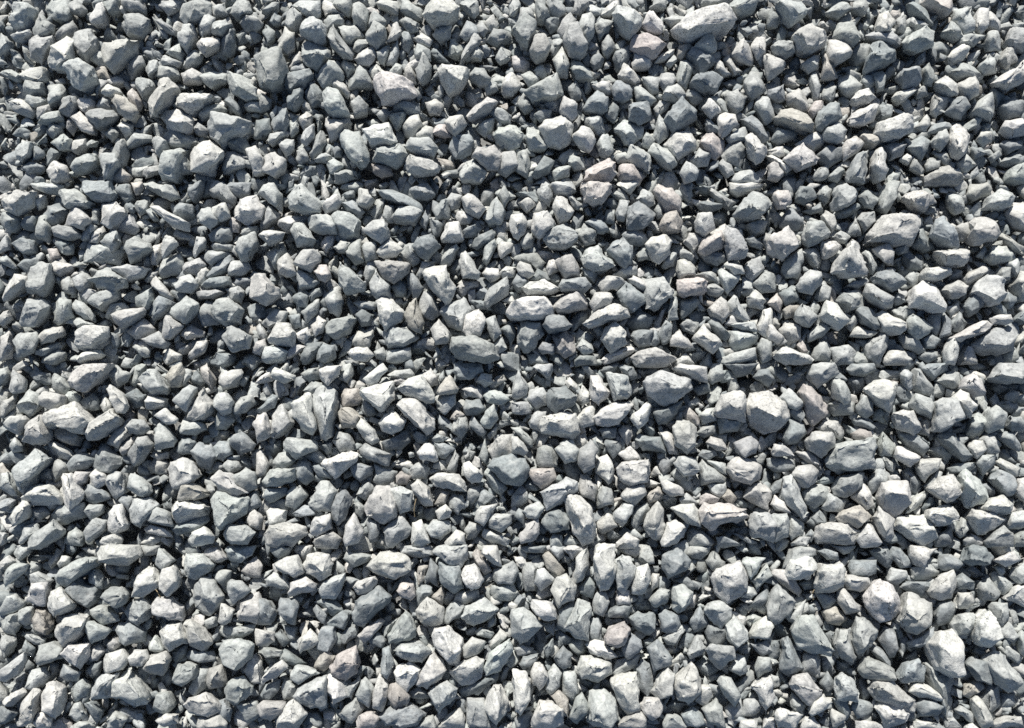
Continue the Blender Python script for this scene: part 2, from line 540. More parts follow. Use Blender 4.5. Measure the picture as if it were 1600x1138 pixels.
250,908 258,888 273,881 281,903 278,918 265,931 250,923;263,903 273,913;l2
286,893 293,868 316,866 333,883 328,896 308,904 288,901;296,883 318,881;g2
319,866 326,856 341,853 356,873 343,879 326,877;336,866;l1
351,861 356,853 398,853 393,868 371,882 356,873;373,863;d1
379,893 386,878 400,869 411,883 406,901 388,901;393,886;l1
331,898 343,891 361,893 361,911 351,927 336,913;348,901;g1
353,913 358,904 376,908 392,923 366,943 356,931;363,916 376,926;g2
303,936 306,916 316,903 333,906 349,931 343,946 326,961 306,948;316,921 333,933;g2
368,953 371,938 401,928 411,953 400,973 376,968;383,948;l1
44,936 48,911 75,911 75,926 70,948 48,942;50,916 68,921;l2
48,911 50,898 60,894 83,907 75,918 75,911;60,903;g1
0,946 10,928 25,928 40,943 30,953 0,964;15,938;g1
74,946 80,926 95,918 115,943 113,953 85,966 78,961;88,936 103,948;l2
103,921 125,903 155,918 153,938 143,949 125,943;125,916 140,936;d1
137,896 150,888 160,901 158,921 140,913;148,901;g1
160,933 173,918 190,916 202,928 200,941 185,949 165,943;178,928 190,931;g2
140,953 163,944 185,961 185,971 160,976 145,963;158,956;g2
193,956 208,936 225,931 238,948 233,966 215,976 198,963;213,946 218,963;g2
239,946 248,933 271,933 286,948 286,968 265,969 243,958;250,943 273,953;l2
180,983 185,973 205,969 227,986 225,1001 198,1008 188,1001;193,983 213,988;d1
131,973 143,971 173,986 160,998 143,1006;148,981;g2
83,981 93,966 123,957 135,963 133,981 118,1001 100,1008 88,993;98,973 120,978;l2
48,973 58,948 75,953 83,976 75,991 55,986;65,963;b1
29,971 33,953 55,946 48,973 40,978;43,961;g1
0,971 15,961 30,958 30,978 23,993 5,988;15,971;g1
100,1021 108,1007 138,1006 137,1026 123,1046 105,1033;113,1016 128,1018;l2
61,1026 65,1008 85,1003 101,1013 98,1028 63,1038;78,1013;g1
138,1026 143,1010 155,1007 164,1018 153,1033 140,1035;150,1018;l1
160,1033 165,1023 190,1016 200,1031 190,1046 165,1053;173,1031 188,1028;l2
200,1026 210,1016 225,1016 233,1028 223,1041 205,1040;215,1026;l2
167,1008 178,993 190,1006 180,1016 170,1016;178,1003;l1
248,988 258,978 283,973 293,998 291,1006 265,1017 250,1003;263,988 278,996;l2
234,1008 243,993 260,1016 245,1021 235,1016;243,1006;g1
286,976 298,969 318,983 332,1003 318,1020 296,1008;298,986 316,1001;l2
344,1016 351,1003 376,997 396,1008 391,1028 371,1045 351,1036;361,1016 381,1013;g2
342,988 348,978 398,976 396,986 376,998 353,998;361,983;g1
341,971 346,944 366,953 361,973 348,979;353,958;l2
312,973 341,958 339,978 323,983;331,968;g1
225,1046 233,1023 260,1018 268,1033 255,1055 233,1055;240,1036 258,1031;l2
271,1061 278,1038 291,1033 309,1038 306,1058 283,1072 273,1068;286,1046 296,1051;g2
265,1018 293,1006 291,1023 273,1037;281,1018;d1
292,1026 298,1016 333,1018 336,1032 313,1035;318,1021;d1
298,1078 303,1053 318,1041 328,1048 323,1071 306,1090;313,1058;g1
321,1063 328,1046 346,1040 353,1066 348,1075 328,1077;336,1058;l2
353,1078 358,1063 383,1057 394,1073 391,1086 373,1097 356,1091;366,1071 381,1078;g2
383,1046 391,1028 400,1023 411,1033 408,1066 393,1068;396,1046;l1
172,1076 193,1041 200,1038 220,1063 235,1093 228,1103 210,1106 195,1098 175,1088;193,1061 215,1088;l2
142,1086 148,1068 160,1056 185,1053 175,1071 170,1091 143,1096;155,1071;g2
110,1076 130,1061 142,1073 135,1088 120,1097;128,1071;g1
240,1106 248,1083 265,1081 273,1103 260,1117 245,1111;258,1093;g1
286,1103 296,1093 323,1083 343,1101 343,1111 326,1121 296,1113;301,1098 328,1096;l2
341,1096 351,1093 363,1108 358,1128 343,1118;351,1103;d1
369,1101 373,1096 401,1096 406,1118 386,1130;381,1103;g1
308,1138 311,1123 343,1118 353,1131 351,1141 311,1144;328,1126;l2
245,1126 260,1115 279,1116 279,1131 258,1136;265,1121;l2
64,1091 70,1071 83,1065 98,1076 96,1103 88,1121 70,1111;78,1078 83,1106;l2
26,1126 38,1093 50,1078 63,1081 60,1101 48,1133 30,1133;45,1098 45,1121;l2
43,1076 50,1048 70,1041 75,1058 65,1076 55,1078;60,1056;g1
4,1096 15,1083 33,1077 40,1083 20,1103 8,1103;23,1088;l2
0,1063 3,1048 38,1020 40,1033 28,1053 10,1065;15,1048 33,1031;g2
51,1131 55,1116 68,1112 81,1123 78,1136 58,1138;65,1123;l2
80,1136 85,1123 100,1121 110,1133 108,1141 83,1141;95,1128;p1
0,1013 0,991 15,993 25,1001 15,1021 5,1031;10,1006;g1
39,996 43,991 70,998 68,1008 53,1008;55,998;g1
35,1016 40,1001 55,1013 50,1026 38,1023;45,1011;d1
93,1058 98,1038 125,1051 120,1063 103,1068;108,1048;d1
75,1051 78,1035 95,1033 93,1051 78,1066;85,1043;g0
138,1048 140,1038 158,1033 155,1053 143,1061;148,1043;d1
250,1061 265,1043 271,1066 255,1078;263,1056;d0
230,1061 250,1058 248,1073 233,1078;240,1063;d0
0,1103 13,1106 30,1113 15,1128 0,1131;13,1113;d1
165,1126 180,1113 198,1123 190,1138 168,1138;180,1121;g1
130,1101 145,1096 160,1111 155,1126 143,1123;145,1106;d1
108,1118 115,1101 125,1098 135,1116 120,1128;123,1111;g1
183,1108 200,1103 225,1111 220,1126 198,1128;203,1111;d0
115,1133 125,1127 150,1128 150,1141 115,1141;135,1131;g1
163,908 175,901 188,906 185,918 165,916;175,906;d0
288,953 298,931 306,948 296,966;296,943;b0
301,961 308,953 323,961 313,969 303,968;311,958;g0
20,1063 40,1048 45,1058 33,1075;35,1061;d0
18,906 33,901 45,906 40,916 23,916;30,904;d0
175,896 185,883 205,883 198,896 183,899;190,888;d0
458,8 468,0 498,0 500,20 490,28 473,23;483,15;g2
504,15 506,0 518,5 540,23 520,21 508,25;518,13;l1
518,8 525,0 550,0 553,13 545,26 530,19;535,10;g1
410,21 423,5 435,4 435,14 418,23;425,13;g1
423,35 430,20 439,25 438,38 428,40;430,30;d1
445,38 450,20 460,15 476,30 465,48 455,48;458,30;g1
550,25 553,10 563,5 575,18 574,48 563,50 552,38;560,30 565,15;g1
589,6 598,0 620,3 625,15 620,24 608,18;613,10;l1
627,20 627,0 640,1 660,15 660,31 643,30;638,15;g1
659,16 671,5 703,0 716,10 713,25 696,38 676,38 665,28;676,15 701,10;l2
717,8 721,0 746,0 747,20 741,28 726,15;733,10;g1
624,33 633,29 654,38 653,48 640,51;643,38;g1
575,30 585,20 603,33 600,43 585,45 575,45;588,33;g1
572,55 585,35 604,48 603,63 588,75 575,65;588,53;g2
604,63 612,41 620,36 627,50 620,61;615,50;l2
676,53 681,40 698,35 707,43 703,58 688,65;691,48;g1
647,60 658,49 676,63 671,73 653,69;660,60;l1
625,60 630,49 640,53 645,65 638,81 629,75;635,63;d1
506,35 510,21 533,21 539,33 535,40 510,48;523,28;g1
470,48 478,29 488,26 505,33 510,48 509,65 498,70 473,58;480,40 500,43;g2
510,60 515,45 523,41 530,55 550,83 549,91 535,89 518,73;535,78 525,58;g2
528,46 538,40 555,41 567,55 550,70 538,68;543,55;g1
433,73 445,43 460,54 459,75 448,85 433,80;450,58;l2
410,50 415,39 430,50 428,63 418,70;420,53;d1
553,93 563,78 585,73 589,88 578,105 563,101;575,88;l1
552,78 555,65 573,61 578,70 560,83;565,70;g1
589,86 608,69 610,78 600,101 592,98;600,85;g1
602,100 613,70 622,66 623,88 615,103;614,88;g1
469,90 471,73 480,66 513,76 516,90 505,100 493,106 478,99;488,80 508,88;g2
449,105 454,88 468,80 473,98 455,110;463,93;l1
397,108 400,93 415,83 440,80 448,108 440,128 423,140 405,140 397,125;415,100 433,120;g2
450,115 458,101 473,98 488,110 468,118;468,108;d1
441,125 445,119 485,110 489,120 478,135 455,143 445,140;465,125;d1
449,158 460,143 473,139 474,155 460,175 449,170;460,155;d1
474,150 485,128 505,143 503,158 488,167;488,148;d1
506,148 514,138 528,144 538,160 545,179 520,184 508,170;518,160 530,160;g2
508,123 520,120 540,133 547,145 543,153 525,140;530,135;l1
498,125 500,108 515,95 528,95 538,113 535,125 513,118 505,135;518,108;g1
530,100 540,91 555,100 558,110 543,123;543,105;g1
545,123 563,106 573,108 583,135 570,139 545,140;560,120;g1
583,128 588,120 600,119 633,125 648,136 650,148 620,160 598,162 593,150;603,143 625,135;l2
633,125 645,130 660,150 653,157 640,143;645,140;g1
549,164 563,153 575,165 573,178 555,184;560,165;g1
575,110 588,99 605,115 600,120 583,123;590,110;l1
607,113 618,99 630,105 625,116 610,119;618,108;g1
632,108 640,101 650,118 650,130 635,125;640,113;l1
650,108 662,85 676,103 671,120 658,131 652,123;663,108;g2
648,83 653,70 671,78 672,93 650,93;658,80;g1
699,85 703,60 711,61 723,78 716,90;708,75;g1
717,100 723,83 741,48 751,63 746,73 731,85 718,103;738,63 728,83;g1
733,93 736,75 743,70 756,83 751,96;743,83;l1
683,105 693,103 732,110 731,123 718,139 701,144 688,123;701,110 721,125;l2
732,120 743,108 756,108 767,123 761,133 748,136;748,118;g2
756,135 763,128 776,130 779,140 761,149;766,135;g1
781,135 791,120 801,115 813,135 803,150 788,150;796,133;l1
718,55 728,33 743,41 747,53 728,65;731,48;d1
743,40 753,33 763,48 758,58 746,54;753,45;g1
757,35 771,24 779,38 776,48 763,49;768,38;l1
761,63 771,51 798,51 800,63 778,73;781,58;g1
773,90 783,75 798,80 798,93 781,99;786,85;g1
612,167 633,154 655,163 655,178 638,182 618,175;633,165;d1
665,160 678,154 693,163 686,180 671,178;678,163;l1
589,180 600,167 612,175 600,193;600,178;g1
605,178 615,175 634,178 633,190 620,205;620,183;g1
630,200 638,182 653,182 659,195 645,218 632,210;643,195;l1
647,210 665,195 676,200 676,218 653,220;663,208;l1
694,190 703,183 723,182 728,195 711,213 698,200;708,198;l2
676,208 683,195 696,194 707,213 691,214;688,203;p1
727,178 761,153 776,160 766,173 736,188;743,175 761,160;l2
763,173 776,169 800,180 798,195 781,193;781,178;g1
741,198 758,183 773,185 771,200 758,214;758,193;g1
771,208 778,197 806,198 816,210 811,228 796,234 776,222;788,205;g1
565,205 573,199 605,192 620,220 608,228 580,228;583,208 605,200;l2
530,213 540,205 560,207 568,223 579,250 573,263 560,265 540,240;548,225 565,245;g2
584,250 590,232 623,225 638,243 618,260 595,253;598,238 620,233;g2
633,233 640,220 673,220 683,230 678,245 653,243;645,228 676,230;g2
633,258 640,245 663,244 686,260 683,270 653,274 638,268;650,255 673,260;l2
579,260 585,252 608,260 613,273 595,279 583,270;593,263;p1
506,200 510,185 543,184 548,193 530,213 515,218;530,193;l1
449,200 450,190 468,182 468,205 454,215;458,198;g1
466,188 478,175 489,180 485,198 473,203;475,188;l1
424,190 435,170 450,170 451,195 443,208 428,205;438,185;d1
397,160 408,150 424,155 420,170 405,175;410,160;g1
400,188 420,185 424,205 410,218 397,215;413,198;d1
414,220 423,210 445,205 446,213 425,228;430,215;g1
436,228 443,217 458,218 459,233 448,247;448,228;g1
470,220 478,203 490,195 490,215 478,228;478,213;g1
485,243 493,213 505,205 510,223 503,238 490,248;498,225;g1
411,255 415,238 430,238 445,250 443,265 428,277 413,268;423,250 433,263;l2
703,233 711,215 731,208 742,225 738,243 723,250 711,250;726,225;d1
739,245 748,230 771,229 788,235 776,263 761,265;758,243;l2
773,263 786,238 803,238 811,260 791,274;791,250;g1
718,275 728,253 741,249 761,273 751,285 723,285;733,263;g1
463,235 475,232 483,248 470,258 463,250;473,243;g1
490,248 508,238 518,245 510,255 493,253;505,245;g1
520,233 528,224 537,230 533,245 523,245;528,233;d1
510,253 523,250 538,258 525,273 515,270;523,260;g1
520,278 533,263 555,268 558,278 540,285 523,285;540,270;g1
404,303 413,290 430,289 440,305 439,330 423,320;425,300 428,320;g1
450,308 458,298 473,290 503,318 498,333 475,334 453,325;470,298 460,318;g2
408,345 420,323 440,333 433,345 413,358;423,335;g1
405,368 415,359 445,364 440,375 420,383;420,368;l2
433,350 450,338 485,338 483,345 455,358 448,363;455,345;l1
454,360 458,349 475,350 493,375 485,384 465,385;465,368 480,370;g2
483,343 490,334 510,335 528,353 525,365 498,366 485,358;498,343 513,355;g2
518,340 530,334 550,335 563,350 558,370 535,375 525,358;540,350;g1
503,323 510,309 528,305 533,315 525,328 508,334;518,315;l2
533,318 550,313 570,330 560,338 540,328;550,323;d1
558,318 560,295 575,298 585,313 575,325 563,325;570,310;l2
534,305 555,295 554,310 540,310;548,303;d1
568,360 583,348 600,344 608,358 608,370 595,381;590,360 600,350;l2
579,330 588,313 603,311 600,333 585,346;593,323;g1
598,338 603,323 618,320 618,348 605,348;608,333;g1
614,340 620,324 650,323 660,333 648,350 620,348;623,333 645,335;g2
593,300 615,298 653,315 660,330 630,323 600,313;620,310;d1
640,298 648,288 668,288 679,303 668,313 648,313;658,300;d1
677,328 686,313 698,310 706,325 703,340 683,344;691,325;d1
698,315 706,300 721,305 718,323 706,328;711,313;g1
721,310 726,301 743,308 758,325 748,340 728,333;736,318;l2
712,340 716,330 726,330 741,340 733,350 718,351;723,340;l1
721,363 748,343 753,355 743,370 723,371;738,355;d1
753,340 761,328 776,309 788,330 783,350 763,353;771,333;g1
779,305 788,290 798,308 788,326;789,308;g1
655,348 665,330 671,343 665,360;665,345;d1
671,350 673,341 693,350 688,368 678,370;681,353;d1
689,370 698,350 716,348 723,373 706,379 691,378;703,365 713,355;l2
738,385 743,373 768,359 774,365 768,378 746,389;756,373;d1
645,385 653,370 678,365 687,385 668,406 655,400;663,378;d2
629,390 635,378 648,376 659,408 645,416 633,403;643,393;g1
589,395 610,373 629,390 618,400 598,403;608,385;l2
565,388 573,380 590,381 590,403 573,410;578,393;g1
521,388 533,376 550,380 540,395 528,395;535,385;l1
538,388 548,380 563,375 568,408 555,413 543,400;553,388 558,400;g1
587,410 608,404 640,413 638,425 615,442 600,433;600,410 623,415;l2
567,430 575,410 585,405 590,425 575,440;580,420;g1
578,445 588,423 609,445 610,465 590,470 580,458;593,443;g1
525,425 533,410 570,443 568,453 540,459 528,445;538,430 545,445;g2
684,410 691,400 713,380 718,390 703,413 688,415;701,398;g1
718,413 721,394 728,393 752,425 746,435 723,435;731,408 738,425;l2
753,405 758,383 773,374 776,385 761,415;766,393;g1
777,388 783,376 801,380 800,395 783,403;791,385;l1
751,425 761,418 778,420 781,433 766,442;766,428;l1
782,425 791,416 806,418 803,433 786,435;793,423;l1
660,425 676,416 698,418 711,450 708,460 696,478 683,465 665,445;678,430 696,455;l2
649,433 660,410 681,410 678,418 660,425 655,437;663,418;g1
635,430 645,425 650,440 663,450 648,468 637,450;645,445;d1
610,448 625,438 635,448 635,465 620,464;623,450;d1
588,475 598,467 613,469 632,490 625,503 603,517 590,503;600,483 615,485;l2
633,493 640,475 650,469 663,503 660,524 638,510;645,490;b2
655,473 663,458 676,463 689,490 676,499 660,495;671,478;g1
689,488 696,478 723,465 736,485 723,518 701,508;706,480 716,500;g1
723,515 728,495 748,484 758,500 751,523 733,528;738,505;l2
758,500 773,495 783,520 771,533 763,518;771,508;g2
673,515 686,500 707,523 703,535 681,538;686,515 693,525;l2
711,450 726,439 746,439 746,448 723,463;728,448;l1
756,470 766,450 791,435 796,448 793,460 763,480;771,460 788,443;g2
784,470 800,463 806,473 796,475;796,468;l1
706,545 707,528 741,528 768,540 777,558 763,567 733,565 713,558;723,535 761,550;g2
733,468 761,470 768,485 746,483;751,473;d1
431,410 448,396 458,408 464,428 445,433 433,425;445,410;l2
461,413 475,390 495,391 503,405 485,424 473,420;478,405;l2
414,395 443,380 448,395 433,410 428,420;435,393;g1
500,385 510,368 523,369 520,385 510,396;513,378;l1
490,425 498,414 510,414 518,433 508,443 498,438;503,425;p2
463,435 468,420 483,423 501,443 490,450 470,453;478,433;g1
392,435 400,430 415,430 435,450 435,460 415,477 392,465;413,440 415,460;l2
506,468 510,455 528,450 535,470 530,498 515,488;520,465;g1
470,488 485,473 498,469 499,485 478,505;485,485;g1
486,508 498,495 510,503 505,518 490,527;498,508;l1
511,510 520,500 550,492 557,500 545,520 525,530 510,523;528,513;g1
419,528 433,507 450,507 460,520 458,540 435,540 420,535;435,523 450,525;l2
461,520 480,512 486,525 475,537 464,530;473,523;l1
549,538 560,518 580,513 585,525 575,544 555,543;563,528;l1
598,520 615,512 638,512 652,528 633,545 608,543;613,525 633,528;g1
543,550 550,544 573,543 585,555 573,565 553,563;563,550;l2
603,555 610,545 640,545 640,560 618,570 605,565;623,550;g1
585,550 598,543 605,553 600,563 588,560;595,550;g1
493,563 505,535 523,540 523,558 508,570;510,550;d1
469,555 483,538 503,535 500,550 483,570 473,568;488,548;d1
410,505 430,485 450,488 445,503 420,515;433,498;g1
450,493 468,490 469,510 458,515;460,498;d1
552,473 560,469 588,472 585,483 565,484;570,475;g1
455,463 470,457 481,463 478,480 463,478;468,465;d1
429,475 438,458 455,455 460,478 445,485;445,468;d0
555,493 568,484 584,493 578,508 565,510;568,495;d1
400,510 408,504 418,525 413,533 400,525;408,518;g1
400,535 413,530 418,543 405,555 395,550;405,540;l1
768,543 783,528 793,545 778,554;781,540;g1
783,515 800,503 808,525 798,540;796,520;d1
408,563 415,543 433,543 453,550 443,565 420,570;425,550;g1
450,550 460,538 478,543 455,560 445,565;460,548;l1
480,460 500,450 504,460 485,470;493,458;d1
400,599 405,587 423,580 426,594 413,599;415,589;l1
424,584 430,575 460,587 460,595 443,599 428,592;438,584;l2
470,584 483,577 498,574 499,592 483,599;485,584;g1
499,579 508,572 533,572 530,584 513,602 503,594;510,584;l2
530,592 535,569 550,569 552,584 543,598;540,582;g1
565,592 585,577 598,570 605,579 588,599 575,603;583,587;l2
603,588 618,579 640,577 647,587 635,593 613,590;625,583;g1
614,597 625,587 635,594 630,602 618,603;625,594;l1
623,607 640,594 660,588 678,617 676,628 665,630 633,617;640,604 665,612;l2
660,587 673,575 686,589 683,602 673,604;673,589;l1
707,582 711,569 751,569 753,582 733,593 716,592;728,574;d1
681,614 696,592 703,587 716,607 713,614 688,617;698,599;b2
682,629 688,617 711,617 711,632 696,647 683,639;698,627;g1
721,607 736,600 753,609 753,625 733,619;736,609;l1
757,619 763,610 783,610 797,624 783,633 761,629;773,619;g1
743,597 751,584 768,584 771,597 758,605;758,592;l1
763,602 786,587 791,594 771,607;778,594;b1
563,617 570,609 610,595 615,604 614,624 598,644 583,634;580,614 605,614;l2
535,619 539,609 560,609 565,622 560,634 538,638;550,617;b1
565,639 570,624 588,637 590,647 573,653;575,637;d1
456,634 473,614 485,617 495,667 488,679 473,672 460,657;473,632 483,659;l2
485,617 508,604 525,612 528,632 523,639 525,652 520,679 510,687 500,682 493,644;505,619 510,664;g2
471,612 488,597 510,599 510,604 488,617;493,604;g1
400,642 425,617 433,619 428,637 408,647;420,629;d1
423,679 428,644 440,633 450,644 459,662 440,684 428,689;438,649 443,669;g1
395,664 400,647 415,647 424,667 420,682 400,694;410,662;l2
528,652 533,639 550,639 565,652 558,669 535,669;535,644 558,654;b1
559,667 565,655 585,672 592,689 580,695 565,684;573,669 583,684;l2
594,662 600,647 613,642 633,657 628,669 613,679 598,674;608,654 618,664;l2
620,634 630,624 650,624 678,652 677,669 665,679 650,664 625,642;638,634 665,662;l2
598,692 613,682 638,672 640,689 628,702 605,703;615,689;d1
645,679 650,672 673,682 665,694 650,692;658,679;d1
674,687 683,677 701,684 693,692 678,692;686,683;g1
706,664 716,652 728,652 732,669 721,684 708,677;718,664;g1
702,654 713,637 726,649 711,657;713,647;b1
721,642 728,624 748,625 758,639 746,649 726,649;738,634;d1
731,664 738,649 761,674 753,684;746,664;d1
751,659 758,644 771,633 778,654 768,669 756,669;766,649;g2
761,679 773,667 778,664 776,679 766,688;771,674;g1
653,707 665,692 678,697 686,719 678,724 658,717;668,704;l2
441,692 448,684 493,689 493,702 463,716 445,702;458,692 478,699;g2
496,698 510,692 519,692 518,707 508,710;510,697;d1
518,689 528,675 543,677 553,692 553,702 533,708;535,684;g1
411,699 420,689 438,689 441,704 425,714 415,707;428,697;g0
426,724 435,709 450,707 463,719 445,733 428,732;443,717;g1
400,709 410,704 420,727 415,742 400,744;410,722;l1
476,712 493,699 510,717 503,728 483,719;493,712;g1
504,724 510,716 545,703 558,709 555,722 525,747 518,739;523,722 548,714;l2
563,702 573,694 613,709 605,727 583,724 565,712;580,707;g2
463,724 473,717 485,724 490,747 478,758 465,749;475,732;d1
411,752 420,734 460,733 460,749 440,761 418,759;428,742 450,742;g2
485,729 500,727 518,742 518,748 498,744;503,734;d1
547,729 560,724 583,729 580,742 563,753 553,744;563,734;d1
583,752 584,722 598,727 619,737 615,752 595,758;590,739;g1
618,744 628,737 642,744 635,757 620,757;628,744;p1
637,737 655,721 671,732 665,748 643,747;655,732;g1
674,749 683,739 716,742 729,754 728,769 706,768 681,759;688,747 716,754;l2
723,724 733,722 756,742 751,754 736,757 726,742;738,737;l2
698,734 711,704 718,714 711,741;711,727;g1
678,692 696,692 711,702 696,716 683,714;696,699;d1
748,714 758,687 763,712 758,724;758,707;g1
761,697 783,682 800,680 800,709 771,719;778,694;l1
763,729 773,717 800,709 821,714 826,742 811,757 791,757 776,744;783,729 806,739;d2
756,742 766,729 791,762 781,773 761,757;771,747;g1
642,759 653,751 671,762 676,789 663,791 645,769;655,759 668,779;l2
610,764 625,761 645,769 640,797 625,802 618,787;628,772;g2
568,789 590,762 608,761 618,782 618,807 600,817 573,807;593,777 605,799;l2
555,774 565,759 578,752 585,767 570,782;570,767;g1
518,792 525,774 540,767 549,779 543,807 528,819 519,809;533,782 535,802;d2
481,777 500,754 513,753 525,769 518,797 498,798 483,789;503,769 505,787;g2
445,779 455,759 470,757 480,774 460,799 448,792;463,772;g1
411,777 418,763 448,763 448,772 423,786;428,769;d1
455,804 475,787 495,794 495,804 470,809;478,797;d1
418,799 425,794 450,797 448,814 423,829;430,804;l1
415,834 423,822 448,816 475,824 478,834 455,854 420,854;433,829 458,834;l2
483,822 493,809 515,804 518,827 495,838 484,832;490,817 510,822;l2
537,842 540,822 553,804 569,827 560,847 540,854;550,819 553,842;l2
573,819 575,809 595,817 590,844 578,847;583,822;d1
599,832 610,817 628,807 642,827 635,839 615,854 605,854;623,817 618,839;g2
642,839 645,819 658,814 671,847 660,854 643,852;653,832;l2
665,827 678,814 701,814 704,829 688,844 673,839;683,824;g1
681,799 696,789 706,799 703,809 686,813;693,797;l2
701,782 706,772 723,774 726,789 716,803 703,794;713,782;g1
742,804 751,792 776,788 771,802 756,821 743,814;756,799;l2
763,814 771,802 798,804 798,817 783,831 766,824;778,812;g2
728,782 733,764 751,759 753,777 738,787;741,772;g1
746,784 753,762 773,777 756,792;758,774;d1
726,829 733,816 754,823 741,842 728,844;736,827;g1
752,837 758,827 796,842 793,854 768,849;771,837;l1
488,847 495,839 518,831 533,842 525,857 493,857;510,839;l2
696,847 713,829 726,834 728,854 698,857;713,842;l2
550,789 560,784 570,794 565,812 553,802;560,794;g1
545,782 553,774 560,784 550,794;553,782;g0
648,787 665,789 668,809 650,812;658,797;d0
525,762 540,752 553,754 540,767;538,759;d0
678,789 691,767 701,769 696,787;691,777;b1
553,679 560,674 568,689 555,692;560,682;g0
420,858 425,853 458,853 450,868 435,873;440,861;d1
460,861 463,853 488,853 485,868 475,877;473,861;l1
431,881 445,872 465,868 475,893 460,903 435,891;443,881 463,881;l2
473,883 478,871 495,864 513,868 519,883 518,898 500,909 483,898;490,881 505,891;l2
414,906 428,893 453,911 458,923 435,918 418,916;433,906;g1
450,926 455,911 478,902 495,913 490,923 453,933;463,916 483,913;l2
495,921 508,908 538,896 539,903 535,918 525,934 505,934;510,916 533,906;g2
537,873 543,863 580,867 573,878 553,886;558,871;g1
574,886 593,861 608,859 638,873 640,891 618,903 590,898;590,878 625,881;l2
552,918 560,908 585,902 590,908 580,926 560,931;565,916 580,908;l2
623,858 630,853 678,853 676,868 650,871 628,866;650,858;g1
678,863 683,853 728,853 729,873 718,886 701,881;691,863 716,871;g2
753,866 756,853 776,853 784,886 771,881;766,866;l2
717,898 726,883 741,881 756,906 751,916 736,926 726,913;731,896 743,908;l2
686,898 688,881 718,886 723,918 708,931 691,913;698,891 711,916;d2
664,903 673,873 686,886 683,916;676,891;d1
650,898 655,881 669,883 663,906 653,913;660,891;b1
771,903 773,891 800,878 811,893 800,913 778,913;788,893;g1
763,926 768,913 800,913 811,926 800,939 771,936;781,918;g1
618,923 628,911 645,912 650,931 640,941 625,931;633,921;p2
650,923 658,913 673,916 676,926 653,948;660,926;d1
550,958 553,938 590,917 610,933 605,941 568,977 555,971;565,946 590,936;d2
649,958 660,943 668,934 694,951 691,971 678,978 655,972;665,951 678,961;l2
708,938 718,923 746,923 748,936 726,946;726,931;l1
693,971 698,951 711,938 726,948 721,958 701,976;708,958;g1
723,963 728,948 756,936 777,953 768,963 741,981 728,976;738,956 758,953;g2
674,933 691,916 696,928 691,946;688,931;b1
493,941 505,936 525,939 535,953 520,963 505,951;515,946;d1
489,953 495,946 510,961 505,976 495,966;500,958;d1
433,953 440,936 460,936 468,948 460,978 443,966;448,946 455,963;d2
395,973 400,933 420,941 433,958 425,978 405,978;413,953;d1
513,973 535,953 549,956 538,983 515,978;535,966;d1
495,998 503,981 523,979 526,998 513,1020 498,1013;510,996;d1
463,1003 485,984 500,1001 495,1008 468,1021;483,998;l2
530,996 548,976 560,978 558,993 538,1008;548,988;d1
560,993 570,981 593,966 602,971 585,991 570,1005;575,986;l2
573,1003 590,988 604,1001 598,1013;588,1001;d1
594,986 610,971 623,966 613,983 600,997;610,978;g1
608,993 618,976 633,956 640,961 650,983 648,996 620,1008 610,1003;623,986 635,971;g2
674,998 681,983 701,979 721,996 726,1016 716,1038 701,1036 681,1013;688,998 708,1021;l2
614,1018 625,1003 660,1003 672,1018 658,1035 630,1028;630,1013 655,1013;g2
724,1011 738,997 761,1003 748,1021 726,1028;738,1008;l2
763,1008 781,983 793,993 781,1008 766,1016;781,998;l1
758,1043 766,1021 796,998 800,1018 783,1048 761,1055;773,1026 791,1011;g2
702,1048 713,1038 743,1027 756,1033 753,1056 741,1066 723,1070;718,1043 743,1043;l2
652,1061 663,1041 676,1020 691,1033 698,1048 688,1061 668,1075 653,1068;671,1046 673,1063;l2
614,1053 623,1036 640,1035 657,1046 648,1066 635,1081 620,1071;630,1048 638,1063;l2
593,1033 598,1016 608,1011 615,1038 605,1061 595,1051;604,1033;d2
514,1041 525,1026 545,1016 555,1011 563,1038 555,1051 540,1062 520,1051;533,1033 550,1036;p2
489,1041 508,1016 525,1026 515,1038 510,1048 493,1048;508,1031;b1
436,1026 445,1016 478,1036 468,1041 445,1038;455,1026;d1
403,1021 413,1012 440,1016 438,1026 415,1028;423,1017;g1
410,1061 420,1046 438,1033 448,1043 433,1058 413,1066;428,1046;l2
453,1051 465,1040 493,1045 498,1053 468,1071 455,1063;468,1048;g2
461,1088 468,1076 488,1063 509,1058 508,1076 508,1103 485,1108 465,1101;478,1083 500,1073;g2
508,1076 510,1058 523,1052 538,1066 543,1086 520,1103;520,1068 525,1091;l1
555,1086 563,1066 570,1060 585,1078 575,1105 560,1093;568,1078;g2
584,1098 585,1071 593,1053 608,1068 608,1081 598,1111 583,1106;593,1073;l2
607,1088 610,1071 620,1068 640,1088 635,1103 618,1108;618,1083 625,1096;b2
671,1083 678,1073 698,1065 714,1076 711,1088 686,1115;691,1078 691,1098;g2
638,1083 655,1071 673,1088 671,1093 643,1091;655,1081;g1
540,1073 560,1058 563,1063 550,1088 543,1088;553,1073;g1
530,1116 540,1103 558,1090 570,1108 550,1130 535,1126;550,1108;g1
433,1131 440,1108 460,1090 480,1116 463,1138 433,1138;453,1111 458,1128;l2
401,1103 413,1096 445,1098 443,1116 423,1127 408,1118;415,1103 438,1106;l2
405,1086 415,1068 438,1063 435,1083 423,1095 408,1093;423,1076;d1
440,1073 445,1058 468,1073 460,1093 445,1093;453,1073;g1
554,1128 560,1118 583,1110 592,1123 585,1138 558,1141;573,1121;p2
593,1118 610,1106 640,1101 662,1116 658,1131 625,1138 598,1131;615,1113 645,1113;d1
684,1138 701,1116 718,1108 728,1123 723,1141;711,1123;l1
731,1118 731,1093 756,1093 761,1123 766,1138 733,1138;743,1106;g1
